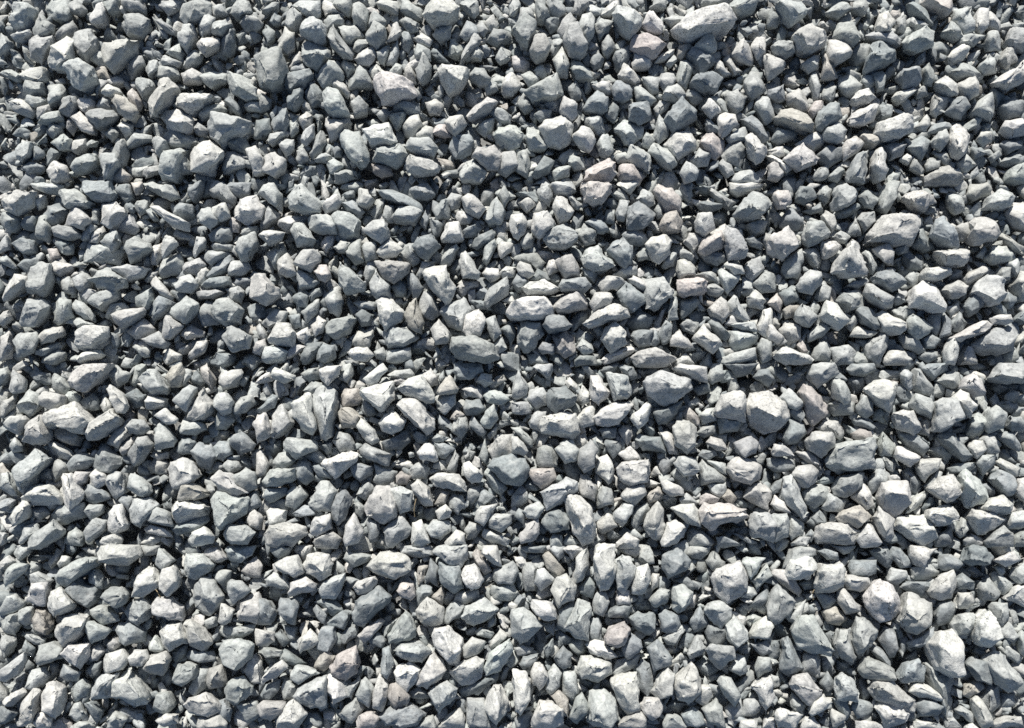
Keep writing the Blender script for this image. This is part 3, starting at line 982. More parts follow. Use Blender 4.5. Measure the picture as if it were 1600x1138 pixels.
756,1101 771,1073 783,1071 793,1098 791,1118 776,1133 761,1116;776,1088 778,1113;l2
718,1078 726,1071 756,1066 778,1051 776,1063 748,1081 728,1091;748,1071;d1
400,1008 400,983 428,988 428,1003 415,1011;413,993;l1
428,993 438,983 453,1001 443,1012;438,996;d1
441,976 465,981 463,998 453,1003;453,986;d0
563,1048 575,1041 585,1051 578,1063;575,1048;d0
743,988 751,981 773,988 766,998 746,993;758,987;g1
600,971 608,953 628,951 625,963;615,958;d0
713,1098 723,1088 731,1093 731,1116 716,1113;723,1098;d0
473,1131 485,1111 500,1113 508,1131 498,1138;490,1121;d0
650,993 671,988 676,1003 665,1013;663,996;d0
650,1138 665,1121 676,1118 683,1138;671,1126;g1
538,913 540,901 565,906 555,918 543,922;550,907;d0
610,933 618,923 623,931 615,939;617,931;d0
575,898 615,906 610,913 593,914;595,903;d0
614,913 643,888 648,893 635,906 620,919;630,903;d0
738,868 743,853 756,868 768,891 756,898 748,886;751,873;b1
795,8 800,0 811,0 815,11 803,25 795,25;805,10;g1
809,28 815,10 828,13 836,28 830,35 815,38;820,20;g1
836,15 838,0 850,0 859,28 848,38 840,33;845,15;g1
851,5 860,0 878,0 884,19 873,28 860,23;868,10;g1
800,50 820,28 840,39 838,51 825,75 813,70;818,45 828,50;g2
828,80 835,58 850,53 859,73 853,90 838,95;843,70;l2
859,78 863,63 873,59 880,68 865,93;870,73;g1
849,35 858,28 873,30 873,45 860,53;863,35;d1
871,50 878,33 890,20 899,33 885,50 878,59;885,35;g1
880,65 885,50 903,40 908,58 920,80 910,90 890,88;898,68 895,50;g2
900,50 910,25 923,18 930,33 928,55 918,66 905,61;915,38 918,50;g2
915,18 923,6 940,15 939,25 928,28;928,15;g1
895,20 900,0 920,0 920,8 908,23;908,8;g1
928,38 940,28 958,33 950,50 938,61;943,38;g1
939,23 950,9 965,0 968,10 955,26;955,15;l1
957,25 965,14 985,15 1004,30 1000,45 985,58 973,48;975,25 985,40;g2
1003,40 1013,19 1023,14 1038,38 1037,50 1015,48;1018,28;l2
1039,30 1050,24 1073,28 1071,38 1050,40;1058,30;g1
1050,48 1071,33 1096,25 1126,10 1136,23 1148,28 1136,48 1106,54 1078,63 1060,55;1076,43 1123,28;l2
1086,73 1101,55 1113,55 1121,68 1118,80 1101,83;1106,65;l2
1133,15 1151,0 1186,0 1176,18 1158,24 1143,20;1156,8;g1
1096,8 1098,0 1131,0 1123,8 1106,11;1113,4;g1
1015,13 1023,0 1040,0 1040,13 1025,15;1028,5;g1
987,75 990,58 1008,53 1030,65 1040,68 1025,88 1015,90;1008,65 1020,75;p2
987,98 990,86 1015,86 1020,98 1013,108 990,108;1005,93;l1
958,90 963,80 988,69 990,83 985,93 970,113 963,108;975,85;d1
939,68 950,54 960,65 963,80 950,89 943,85;950,73;g1
1023,98 1035,83 1053,76 1053,83 1040,95;1040,85;l1
1058,78 1063,69 1081,65 1083,75 1065,93 1059,90;1068,78;b1
1040,100 1053,85 1058,95 1048,105;1050,95;g1
865,95 878,75 890,100 888,118 873,118;878,93;l2
891,108 895,86 908,93 925,113 926,123 900,125;905,105;g2
916,94 935,86 944,93 940,103 928,110;930,95;d1
833,110 845,100 860,113 850,123 838,120;845,110;g1
821,143 850,123 870,115 878,148 865,155 833,158;848,128 870,145;g2
815,118 828,113 843,125 833,138 823,133;828,123;g1
808,160 818,145 833,155 833,170 820,177;820,158;g1
885,140 900,126 910,140 908,155 893,158;898,140;d1
925,135 940,129 955,131 955,148 935,145;940,136;l1
954,140 965,123 988,139 989,150 975,159 960,155;970,138;d2
965,118 975,103 990,110 1000,125 993,133 975,125;980,113;l1
992,135 1003,138 1027,155 1015,165 995,157;1005,148;g1
1002,123 1013,119 1028,123 1029,145 1018,148;1015,128;g1
1028,128 1033,115 1050,115 1057,123 1050,138 1038,143;1043,125;g1
1057,123 1063,100 1076,93 1081,108 1073,138 1060,133;1071,108 1065,125;g1
1032,150 1045,135 1058,130 1072,145 1063,160 1040,158;1050,143;g2
1072,150 1076,140 1093,141 1102,153 1091,163 1078,160;1086,148;g1
1078,130 1088,118 1111,111 1127,125 1118,145 1101,145;1093,123 1113,130;d2
1072,88 1081,78 1103,80 1121,93 1108,108 1093,115;1088,88;d1
1116,98 1123,94 1141,115 1128,120 1117,110;1126,105;l1
1131,93 1138,86 1154,110 1148,118;1142,100;l1
1143,85 1161,60 1176,80 1178,98 1156,95;1161,78;l1
1173,73 1183,58 1196,59 1196,85 1183,93;1186,73;l1
1161,125 1171,113 1186,115 1196,140 1176,155 1166,148;1178,128;g1
1131,150 1156,135 1167,150 1161,170 1148,178 1136,165;1151,155;g1
1098,168 1106,155 1123,168 1126,175 1111,185;1111,168;l2
1108,150 1118,148 1133,160 1136,178 1126,175;1123,158;g1
911,173 920,155 933,145 950,154 948,173 938,177;925,155 943,160;d2
944,180 960,157 970,173 960,192;960,173;d1
983,163 1013,157 1017,185 998,193 980,188;1010,160 990,164;d2
1020,170 1030,158 1050,159 1040,175 1028,183;1033,165;g1
1038,190 1048,170 1063,157 1086,175 1087,185 1053,209;1053,180 1071,175;d2
1020,213 1030,180 1045,200 1043,215 1030,224;1033,198;g1
874,173 880,153 900,165 903,180 893,189 878,180;888,165;l2
851,163 860,155 878,153 875,173 860,173;865,160;g1
835,180 843,173 863,175 860,187 843,189;848,178;d1
843,200 855,187 883,183 894,195 890,220 875,228 855,223;863,200 883,200;l2
819,215 825,200 843,205 858,225 850,234 825,233;833,213;g1
895,213 908,199 925,203 933,218 923,237 905,228;913,213;l2
913,183 920,179 940,178 945,210 935,213 915,195;935,185 925,193;g1
962,203 975,190 993,190 1005,200 1003,215 988,228 975,225;980,203;g1
1003,220 1010,205 1025,218 1015,233 1005,228;1013,215;g1
1013,235 1023,224 1048,235 1058,255 1048,267 1033,250;1030,235 1045,253;g2
1040,223 1053,210 1078,204 1086,220 1086,235 1060,250 1050,240;1058,235 1081,223;l2
1092,225 1096,213 1111,205 1131,220 1128,243 1118,250 1101,235;1108,220;p1
1122,183 1133,178 1148,180 1154,195 1128,215 1123,200;1136,193;l2
1102,198 1104,185 1123,203 1121,210 1106,205;1111,195;d1
1164,215 1173,208 1198,230 1196,250 1181,258 1168,235;1181,233;l2
1126,243 1138,224 1158,223 1167,240 1156,260 1133,255;1148,235;g1
1122,258 1128,250 1141,255 1147,270 1136,278;1133,260;g1
1158,188 1176,178 1191,198 1198,218 1191,223 1171,205;1178,193;d1
1133,215 1166,197 1168,220 1141,225;1156,210;g1
980,250 985,228 1000,227 1015,240 1018,263 1013,272 995,260;995,238 1010,250;g1
960,240 983,238 982,253 965,255;973,243;g1
911,283 918,265 950,249 963,253 960,273 950,285;930,270 955,260;p2
962,275 970,257 990,260 1005,275 998,288 970,288;980,270;p1
931,225 940,213 950,213 958,235 948,250 935,240;943,228;g1
884,253 893,240 910,243 915,263 898,265;900,250;g1
831,273 850,245 865,255 858,270 838,278;850,258;d1
863,268 873,259 891,260 888,275 868,283;878,265;g1
805,265 810,240 823,235 828,255 823,277;818,253;g1
1063,270 1073,253 1094,263 1088,280 1071,285;1078,265;g2
1073,253 1093,232 1113,240 1106,258 1088,260;1096,243;g1
1143,280 1153,268 1171,267 1193,280 1186,288 1151,288;1168,273;g1
1181,163 1191,153 1203,153 1211,185 1198,194 1186,180;1196,170;g1
795,350 800,334 815,333 823,348 820,363 810,376 800,371;810,348;l2
840,300 848,285 860,288 865,308 858,323 845,315;853,300;g1
859,290 868,285 900,285 901,300 888,306 868,304;880,290;g1
905,295 910,285 954,285 953,300 940,318 928,325 913,315;923,293 935,310;p2
964,290 968,285 997,285 993,295 985,303;980,293;l1
805,303 815,299 833,299 841,309 838,318 815,309;823,303;d1
811,318 825,310 838,320 823,333;825,320;l1
864,325 870,306 883,306 895,330 890,340 873,350;875,323 885,330;l2
886,306 893,305 911,319 903,330 893,323;900,315;g1
830,360 835,333 855,333 871,350 868,360 843,373;843,345 858,350;l2
850,375 860,360 880,353 903,368 903,378 883,389 860,385;873,365 895,370;g2
811,378 823,360 835,373 833,384 820,390;823,373;g1
953,303 963,296 980,303 982,314 965,313;968,304;g1
993,313 1005,296 1018,303 1025,318 1013,325;1008,308;g1
1022,298 1030,289 1050,295 1063,310 1063,330 1043,330 1030,315;1038,303 1053,315;p2
1023,328 1030,315 1038,323 1037,340 1028,343;1030,330;g1
979,343 983,323 998,316 1025,335 1020,345 1005,360 979,358;990,333 1008,343;d2
962,333 968,315 983,316 975,346 965,343;973,325;g1
944,348 948,328 960,329 960,350;953,338;d1
915,348 925,343 940,345 952,360 943,366 933,364;933,351;d1
903,368 913,351 933,361 930,380 915,383;920,365;g1
1030,355 1040,333 1055,330 1069,343 1065,363 1040,364;1048,345 1058,358;b2
1086,348 1091,335 1111,334 1116,358 1101,370 1088,360;1101,345;l2
1088,320 1096,314 1128,320 1126,326 1103,334;1106,320;d1
1108,300 1113,295 1148,315 1138,326 1126,318;1128,308;g1
1142,298 1141,285 1196,285 1191,295 1153,306;1158,295;l1
1148,335 1161,310 1178,301 1201,305 1206,320 1188,340 1158,346;1171,318 1188,328;g2
1166,353 1186,343 1198,348 1193,365 1178,370;1183,353;g1
1059,298 1065,286 1081,288 1083,305 1076,318;1073,295;d1
973,368 993,358 1005,363 1014,378 1000,385 980,383;990,368;d1
948,393 960,378 973,370 988,385 987,410 975,419;965,385 975,400;d2
993,398 1005,383 1015,393 1013,405 998,408;1005,393;g1
1009,383 1020,370 1040,368 1050,378 1048,395 1030,410 1020,403;1028,380 1033,395;l2
1033,415 1045,395 1058,395 1053,415 1038,421;1045,405;g1
1069,378 1076,366 1093,366 1098,375 1083,395;1083,375;l1
1092,393 1098,375 1126,361 1137,380 1128,388 1101,399;1108,380 1128,373;p2
1093,398 1108,395 1133,393 1133,408 1121,416 1098,405;1121,400;d1
1129,368 1136,356 1151,363 1167,393 1161,403 1138,406 1134,390;1141,370 1151,385;g2
1166,373 1176,368 1193,383 1191,391 1171,383;1178,375;d1
1191,375 1196,366 1206,368 1206,388 1198,388;1198,375;l1
1057,425 1060,408 1073,403 1086,418 1086,433 1063,435;1071,418;l1
1060,393 1068,388 1084,401 1081,408 1063,403;1071,395;g1
1132,413 1138,408 1161,415 1164,428 1148,429;1148,416;l2
1163,418 1173,405 1188,401 1194,420 1178,439 1168,430;1178,415;g1
1088,428 1118,423 1123,443 1103,440;1111,430;g1
1123,425 1128,420 1156,430 1151,445 1138,464 1131,450;1138,435;g1
1059,448 1060,438 1088,434 1104,440 1101,458 1068,467 1059,460;1071,443 1098,445;p2
1099,448 1118,444 1132,453 1123,465 1108,460;1116,450;g1
1007,483 1018,460 1010,435 1035,433 1050,455 1048,468 1025,485;1030,448 1038,465;g2
978,435 990,432 1018,445 1018,458 1000,455 985,443;998,440;l1
965,458 978,442 1010,460 1010,470 988,488 973,478;985,455;d2
935,445 945,433 970,434 978,443 960,454 940,454;953,439;l2
958,430 970,421 995,416 995,430 975,435;980,424;l1
923,473 930,458 953,457 960,465 948,480 928,489;935,468;l2
914,505 935,485 963,474 979,483 982,495 955,503 923,512;940,490 970,483;l2
911,403 918,390 935,385 953,405 960,415 945,425 928,428 913,415;923,398 940,410;g2
908,420 923,425 933,429 928,443 913,433;920,425;d1
869,410 873,403 893,398 905,415 905,433 883,437;878,408 900,423;l2
853,420 858,408 870,405 873,423 858,430;863,415;l1
803,405 813,395 838,396 851,410 840,423 825,415;820,403;g1
805,418 813,410 828,415 834,428 825,435 810,428;818,418;l2
825,438 840,421 854,426 859,438 840,440;843,428;d1
800,445 810,425 825,440 820,453 808,457;813,440;d1
816,450 833,440 850,438 874,453 860,460 825,460;838,448 858,450;l2
874,445 880,437 913,435 923,448 910,458 878,455;885,440 910,445;d2
792,490 800,475 820,465 848,465 865,483 860,495 830,502 800,498;818,480 850,485;l2
865,480 875,468 900,457 916,465 915,483 888,489 873,489;883,470 905,470;l2
848,508 855,495 875,490 893,508 885,515 858,520;865,500 880,508;d2
886,503 908,483 919,490 918,500 895,518;903,498;d1
810,525 815,503 845,505 848,525 835,550 820,550 810,538;820,510 833,538;g1
861,525 883,518 896,528 899,550 883,558 869,550;878,530 885,550;p1
940,530 945,513 960,503 980,525 978,538 955,550;950,515 968,528;l2
939,563 950,553 985,540 992,548 975,560 945,570;960,555 983,545;l1
984,525 990,517 1020,518 1013,540 998,545;1000,525;d1
1015,518 1025,515 1033,535 1025,543 1013,540;1023,528;d1
900,543 910,530 923,538 929,550 913,555;913,540;g1
841,545 848,535 868,538 865,553 848,554;855,543;d1
1042,488 1050,463 1058,470 1060,498 1045,500;1053,480;g1
1060,475 1065,469 1091,467 1094,478 1065,498;1076,475;d1
1106,483 1126,465 1137,473 1138,493 1128,507 1111,493;1123,480;l1
1137,475 1148,462 1158,475 1173,498 1161,503 1143,493;1153,483;g1
1131,508 1148,485 1157,498 1151,510;1146,498;l1
1167,465 1181,453 1198,470 1191,483 1171,478;1181,465;l1
1183,508 1191,485 1206,483 1208,523 1200,529 1186,518;1196,503;l1
1141,518 1156,518 1188,525 1173,543 1153,550 1141,538;1156,528;g1
1123,563 1141,553 1178,545 1181,563 1156,570 1131,570;1158,555;g1
1083,530 1101,507 1126,533 1126,540 1113,552;1098,523 1113,535;l2
1048,540 1050,523 1063,517 1084,543 1065,543;1060,528;l2
1063,508 1073,500 1091,504 1091,513 1083,524 1068,518;1078,507;g1
1028,520 1040,503 1050,508 1048,533 1035,539;1040,518;d1
1107,505 1116,495 1141,523 1136,533 1121,525;1123,510;d1
1143,508 1158,502 1178,503 1183,518 1158,515;1163,508;g1
975,503 993,485 1020,498 1013,515 988,515;1000,498;d0
988,558 998,550 1025,544 1053,560 1040,573 995,573;1015,553;l2
1055,563 1071,552 1086,570 1055,573;1071,560;l1
1178,443 1196,425 1211,430 1211,455 1191,458;1198,440;g1
898,563 908,555 930,558 933,570 900,573;915,562;d1
1183,543 1191,529 1206,535 1206,560 1191,568;1196,548;g1
825,555 840,553 860,570 828,570;840,560;g0
800,599 810,580 825,602 823,619 808,624 800,619;813,597;g1
833,574 840,569 863,569 863,584 858,595;850,579;g1
823,622 828,609 848,607 855,617 853,632 838,638;838,617;g1
854,619 860,605 885,604 903,619 900,632 870,645 858,634;868,614 888,622;d2
903,622 910,603 923,617 920,629 910,635;913,617;l1
883,597 890,590 903,602 903,614 888,607;893,599;l1
920,609 923,589 935,588 955,614 950,622 935,633 925,624;930,602 943,614;l2
948,584 960,582 980,589 988,617 980,624 960,625 955,607;965,594 968,617;g2
1008,597 1015,589 1035,580 1050,587 1078,592 1078,607 1063,622 1040,634 1015,617;1025,597 1063,607;g2
1010,617 1015,614 1038,634 1030,639 1015,634;1023,627;g1
965,572 973,569 990,574 997,589 985,594;980,579;d1
1050,577 1065,569 1103,574 1104,597 1083,594 1060,582;1078,579;l2
1104,592 1113,569 1128,569 1131,592 1113,600;1118,582;g1
1133,569 1183,569 1171,584 1153,589;1156,574;d1
1178,589 1186,579 1200,577 1211,592 1200,605;1193,587;d1
1083,607 1096,599 1108,599 1111,612 1091,618;1096,604;d1
1117,644 1128,619 1146,612 1158,614 1166,627 1164,658 1141,654 1123,652;1133,629 1158,639;l2
1121,654 1126,652 1163,659 1151,673 1126,677;1141,657;d1
1167,634 1176,617 1200,614 1226,622 1231,652 1213,674 1196,677 1176,662;1183,637 1211,649;l2
797,634 800,628 825,629 829,644 815,650 800,647;810,634;g1
824,659 838,642 853,644 845,674 828,669;838,652;g1
845,667 848,652 868,647 898,647 903,674 893,684 870,679 848,677;858,659 888,659;l2
898,654 910,639 930,634 928,662 910,669;913,647;l2
928,652 948,634 980,627 989,634 985,644 960,667 935,663;945,647 973,637;l2
985,652 1010,628 1017,634 1013,657 998,670;1000,647;l2
1019,644 1025,639 1065,627 1060,647 1045,662 1030,663;1040,649;d1
1067,647 1076,635 1093,652 1091,665 1073,659;1081,647;b1
1093,649 1103,639 1118,637 1119,657 1098,663;1106,647;g1
1089,677 1098,667 1118,664 1118,677 1101,684;1103,673;g1
1052,669 1058,659 1076,659 1087,669 1086,697 1073,707 1055,694;1065,669 1073,689;l2
1029,677 1035,672 1050,679 1060,709 1045,708;1043,687;l1
992,689 1000,679 1030,684 1040,709 1023,705 1005,704;1013,692;d1
965,672 973,664 985,663 992,679 980,697;980,677;l1
943,694 948,687 970,688 970,704 958,716;958,694;d1
938,672 945,667 963,669 960,684 943,685;950,674;d1
800,669 813,669 833,689 830,699 815,689;818,679;g1
800,682 810,682 826,704 818,712 800,708;810,694;l2
838,719 840,702 860,695 873,709 870,729 850,733 840,727;850,704;g1
868,702 875,692 893,687 904,702 900,719 883,724;885,702;g2
903,724 905,704 923,690 933,704 930,729 913,739;918,714;g2
929,739 935,717 948,712 962,734 960,747 950,756;948,729;l1
965,709 985,697 1002,717 980,722;985,709;l1
965,734 973,724 1013,718 1018,739 1010,754 985,759 968,749;985,734 1013,732;l2
970,774 980,762 1005,758 1010,774 993,789 975,782;988,772;l2
828,744 830,734 865,732 870,744 858,762 845,764;845,742;p2
845,769 883,747 900,754 901,767 875,787 855,796;858,769 888,759;g2
904,762 908,742 920,742 933,762 928,782 908,774;918,757;l1
933,777 940,758 953,762 960,777 958,789 935,794;945,772;g1
885,794 883,779 890,772 908,779 923,794 930,822 925,844 910,849 893,829;898,789 910,824;l2
1034,754 1040,751 1068,764 1068,773 1050,776 1037,767;1048,761;l2
1053,724 1060,712 1083,714 1094,734 1081,744 1068,746;1068,724;g2
1092,729 1098,719 1133,747 1131,754 1098,757;1106,739;g1
1104,719 1133,724 1137,742 1123,737;1123,729;g1
1136,732 1141,722 1158,714 1191,729 1188,747 1171,757 1148,749;1146,734 1183,737;l2
1104,692 1111,683 1128,687 1136,702 1121,704;1118,692;l2
1148,692 1173,682 1186,694 1181,709 1163,718 1153,707;1166,697;g2
1091,712 1098,702 1116,702 1121,712 1106,719;1106,709;d1
1107,759 1113,754 1133,754 1134,769 1123,779 1111,769;1121,762;g1
1093,777 1103,771 1123,779 1118,787 1093,789;1106,777;p1
1128,777 1138,764 1151,779 1143,789;1141,774;b1
1093,799 1101,787 1126,787 1151,792 1166,794 1168,807 1143,819 1111,829 1096,817;1108,799 1156,799;p2
1049,794 1063,789 1083,788 1093,802 1093,822 1073,817;1065,799;l2
1060,779 1073,771 1091,787 1088,792 1065,788;1073,779;g1
1163,777 1171,762 1188,752 1206,769 1200,796 1183,789;1181,769;l1
1169,819 1178,802 1200,802 1211,819 1206,847 1178,839;1188,814;g2
1005,824 1013,804 1028,784 1038,804 1040,822 1030,844 1013,837;1023,807 1025,832;l2
987,819 990,797 1010,787 1015,797 1003,814 993,827;1000,799;g1
958,802 973,787 990,787 988,804 973,823 960,814;975,799;g1
933,817 948,799 958,809 963,822 945,834 935,832;948,817;l1
1032,844 1043,819 1058,812 1076,827 1071,839 1048,854 1033,854;1050,829 1060,827;l2
1074,832 1083,823 1101,829 1117,847 1108,854 1078,854;1088,837;g1
846,817 855,802 878,793 889,812 888,827 860,832;868,804 875,819;d2
815,799 828,789 840,784 851,794 838,812 825,809;835,794;g2
811,837 823,819 840,812 843,834 838,844 815,849;825,827;l2
800,777 813,759 824,764 825,784 815,792 800,792;813,772;g1
803,809 810,794 823,802 818,819;813,807;d1
962,847 980,833 998,844 995,857 965,857;980,842;l2
878,847 888,832 908,847 908,854 883,854;893,842;g1
859,844 865,834 878,837 878,854 860,854;870,842;g1
1010,774 1028,759 1038,772 1033,779 1015,787;1023,769;b1
1118,839 1136,838 1166,854 1121,856;1136,844;d1
1141,832 1163,837 1183,848 1171,851;1161,839;d1
1033,662 1043,654 1058,659 1048,672;1045,662;b0
1047,742 1053,729 1088,759 1086,777 1065,767;1068,747;g0
1146,817 1161,809 1168,827 1151,829;1158,819;d0
1156,677 1166,664 1178,677 1161,682;1166,672;d0
1025,719 1050,712 1050,734 1035,744;1038,724;d0
828,704 843,687 850,689 840,702;840,694;b0
915,684 933,677 940,702 935,714 923,694;930,692;d0
814,858 818,853 853,853 848,864 825,864;833,857;d1
859,858 865,853 883,853 885,868 873,877;870,861;g1
848,868 858,861 883,891 875,902 855,888;863,876;b1
880,858 888,853 918,853 915,861 895,876;895,861;l1
895,898 900,873 918,853 920,883 910,906 895,914;905,881 908,898;l2
928,886 933,856 940,853 960,853 963,876 960,903 950,918 938,921 930,903;940,868 948,901;l2
958,876 973,866 985,873 993,888 990,906 975,927 965,918;968,876 978,901;g2
988,926 993,888 1010,883 1018,906 1008,926 998,929;1003,901 1005,918;l2
1017,903 1020,896 1030,898 1028,916 1018,923;1023,903;l1
995,876 1000,853 1015,853 1022,881 1008,883;1008,866;g1
963,856 973,853 1000,853 1000,868 993,873 978,866;985,859;l1
1034,886 1035,868 1060,856 1076,876 1076,888 1045,904;1045,873 1065,878;d2
1073,866 1078,853 1113,853 1106,868 1093,877;1093,861;g1
1103,876 1116,858 1132,878 1131,886 1113,892;1116,876;g1
1113,903 1121,891 1156,878 1168,898 1168,916 1158,931 1136,939 1118,926;1128,901 1153,913;l2
1158,878 1168,871 1196,872 1191,886 1173,904;1176,881;g2
1172,908 1198,882 1206,898 1183,919;1188,903;g1
1153,931 1173,913 1182,928 1173,938;1171,926;g1
816,903 819,881 830,879 843,888 838,901 835,921 820,923;828,891;g1
836,911 840,891 850,889 868,907 845,923;848,903;g2
861,921 870,903 885,898 900,916 898,936 873,949;878,918 885,916;l2
903,918 920,901 933,918 925,936 908,926;920,913;d1
1050,936 1053,916 1065,914 1082,926 1078,943 1060,961 1050,951;1063,928 1068,946;g2
1015,938 1033,919 1048,923 1043,941 1025,952;1033,931;g2
926,946 933,924 945,926 952,941 943,963 928,956;938,938;g1
960,933 965,921 985,921 985,946 965,946;973,928;l1
942,961 960,946 987,946 980,966 950,966;963,951;d1
987,946 993,936 1013,938 1020,953 998,956;1000,943;d0
984,966 998,956 1023,958 1023,986 1013,993 990,981;1003,963;d1
1030,961 1040,953 1063,961 1065,978 1050,993 1035,986;1045,966;d1
1076,973 1093,947 1108,976 1086,988;1091,966;d1
1101,953 1106,943 1123,939 1142,951 1141,963 1126,981 1108,966;1116,951 1128,963;g2
1103,988 1108,976 1133,983 1133,1003 1116,1010 1106,1001;1118,986;d1
1133,978 1148,963 1168,986 1168,998 1151,1012 1136,998;1148,981 1153,1001;g2
1171,986 1191,966 1200,963 1211,978 1200,998 1173,996;1186,981;l1
1161,968 1176,958 1191,966 1173,981;1176,966;g0
829,948 833,938 860,941 869,953 868,967 853,971 838,961;840,946 858,956;l2
800,993 800,956 818,952 838,963 845,978 828,998 813,1005;815,968 825,986;g2
870,978 873,951 895,938 900,948 883,986;883,961;d1
883,981 903,939 923,944 923,958 918,998 900,996;903,968 913,966;g2
920,986 923,968 935,964 940,978 938,1000 925,998;930,978;d1
845,973 868,971 865,993 853,986;858,978;g1
942,996 953,981 975,973 983,983 975,1006 965,1011 945,1006;955,991 973,986;p2
868,993 873,983 898,998 895,1008 873,1007;883,993;d0
972,1013 985,989 1000,1001 1002,1013 980,1032;985,1006;d2
1012,1013 1028,1001 1053,1028 1048,1038 1023,1050;1025,1016 1035,1033;d2
1074,1021 1088,994 1104,1011 1101,1018 1081,1032;1088,1011;g2
1103,1016 1111,1008 1143,1011 1148,1028 1126,1046 1108,1033;1118,1018 1138,1021;g2
1138,1046 1151,1023 1163,1026 1168,1048 1158,1057;1156,1038;g1
916,1008 930,1001 943,1003 964,1026 945,1032 925,1021;935,1013;l2
903,1046 910,1028 925,1025 953,1038 954,1053 935,1066 910,1061;918,1038 938,1046;l2
898,1066 905,1056 930,1068 925,1078 903,1073;913,1063;d0
955,1048 960,1028 985,1026 1003,1018 998,1036 983,1053 960,1061;975,1038;g0
955,1066 965,1056 994,1053 1000,1078 998,1106 983,1118 970,1103;973,1071 985,1091;l2
995,1048 1003,1033 1018,1041 1020,1071 1010,1091 998,1078;1008,1053;d1
1018,1083 1025,1061 1043,1043 1053,1053 1050,1086 1030,1092;1035,1068;l2
1052,1073 1055,1061 1081,1038 1096,1061 1096,1078 1076,1101 1060,1091;1068,1066 1081,1081;l2
1087,1098 1096,1071 1108,1071 1113,1088 1103,1103;1101,1083;l1
1122,1066 1128,1058 1143,1061 1156,1086 1148,1103 1133,1088;1133,1071 1148,1088;g2
829,1056 835,1038 845,1033 859,1058 843,1080 833,1071;843,1051;l2
855,1053 868,1037 879,1051 875,1073 860,1085 853,1076;868,1058;g1
865,1028 880,1011 894,1023 893,1041 880,1047 868,1033;880,1028;d2
810,1038 818,1026 840,1022 838,1033 820,1050;825,1031;d1
803,1013 813,1006 833,1013 830,1021 810,1025;820,1012;g1
848,1013 865,996 865,1013 855,1030;858,1008;d1
883,1071 880,1048 898,1048 905,1086 893,1093 880,1083;890,1066;g1
800,1093 800,1048 820,1051 831,1066 828,1096 813,1116 805,1111;813,1068 818,1093;l2
828,1133 843,1098 863,1096 880,1106 878,1131 863,1138 830,1138;845,1111 868,1116;l2
861,1088 873,1078 888,1093 888,1123 880,1118 880,1106;878,1093;b1
891,1121 900,1093 910,1082 925,1106 920,1116 903,1130;908,1101;g2
918,1126 925,1106 923,1083 943,1078 960,1093 964,1123 953,1136 928,1136;940,1098 945,1121;g2
1000,1101 1008,1091 1030,1091 1037,1106 1030,1118 1018,1125 1005,1113;1015,1098 1023,1113;l2
967,1131 983,1118 998,1108 1010,1123 1008,1138 968,1138;990,1123;l2
1037,1128 1043,1117 1060,1118 1073,1133 1068,1141 1038,1141;1053,1126;g1
1065,1116 1083,1105 1098,1116 1101,1131 1088,1138 1073,1131;1083,1116;d1
1098,1108 1118,1092 1128,1103 1133,1138 1108,1128;1118,1111;g1
1133,1106 1156,1093 1161,1116 1148,1138 1136,1131;1146,1111;g1
1161,1118 1163,1096 1178,1090 1191,1103 1181,1122;1173,1103;g1
1174,1073 1191,1058 1206,1056 1211,1091 1198,1111 1183,1086;1193,1073;l2
1156,1138 1158,1127 1178,1125 1183,1138;1168,1131;l2
1038,1106 1050,1091 1078,1103 1063,1115 1040,1113;1055,1098;d0
1086,1038 1101,1026 1123,1046 1106,1061 1096,1053;1103,1041;d0
1058,1046 1068,1028 1078,1028 1071,1041;1068,1035;d0
1053,906 1071,899 1091,916 1078,923;1071,908;d1
1088,906 1101,888 1111,891 1103,916;1101,898;d0
1168,948 1198,918 1203,941 1186,953;1191,933;d1
1148,951 1163,941 1168,958 1156,963;1158,951;d0
1179,1048 1186,1028 1203,1028 1206,1048 1186,1060;1193,1038;g1
1173,1006 1198,998 1206,1018 1188,1026;1191,1008;d1
1151,1013 1173,1001 1176,1013 1158,1023;1163,1010;g0
1035,996 1065,976 1069,986 1053,1008 1043,1006;1055,993;g1
1060,1008 1071,986 1086,993 1076,1013;1073,1001;d0
1005,1001 1020,993 1023,1003 1008,1011;1015,1000;d0
1096,1061 1123,1052 1128,1058 1108,1068;1113,1057;d0
1191,1138 1196,1121 1211,1123 1211,1141;1201,1128;l1
805,1123 828,1111 833,1118 825,1138 808,1138;820,1118;d1
819,868 823,864 848,866 838,876 823,878;833,869;d0
828,1086 840,1086 835,1098 828,1101;833,1088;d0
1213,5 1225,0 1253,0 1260,15 1258,25 1238,38 1228,25;1245,23 1230,5;g2
1291,20 1310,5 1328,4 1329,15 1310,29;1310,18;g1
1333,15 1335,3 1350,0 1360,15 1350,24;1345,10;g1
1200,23 1208,9 1225,30 1215,43 1200,40;1210,23;g1
1238,60 1248,48 1268,40 1286,53 1288,73 1268,85 1253,83;1258,60 1275,58;l2
1303,58 1310,39 1330,38 1345,53 1345,65 1330,75 1313,68;1320,50 1335,58;g2
1205,75 1215,66 1238,70 1241,83 1225,93 1210,88;1223,75;g1
1293,83 1298,63 1313,66 1331,78 1328,88 1308,100 1296,93;1305,83 1325,80;l2
1368,43 1375,23 1390,18 1399,33 1393,48 1373,50;1383,30 1388,45;l2
1397,33 1413,20 1418,38 1413,56 1400,50;1410,35;g1
1420,38 1423,28 1440,35 1448,45 1430,50;1430,38;g1
1353,58 1363,50 1390,50 1410,60 1405,73 1390,73;1370,55 1398,65;g1
1409,68 1420,56 1440,48 1458,50 1455,73 1430,83 1413,78;1425,73 1440,58;g2
1350,110 1358,73 1373,65 1400,83 1398,95 1375,105 1355,113;1363,83 1385,88;d2
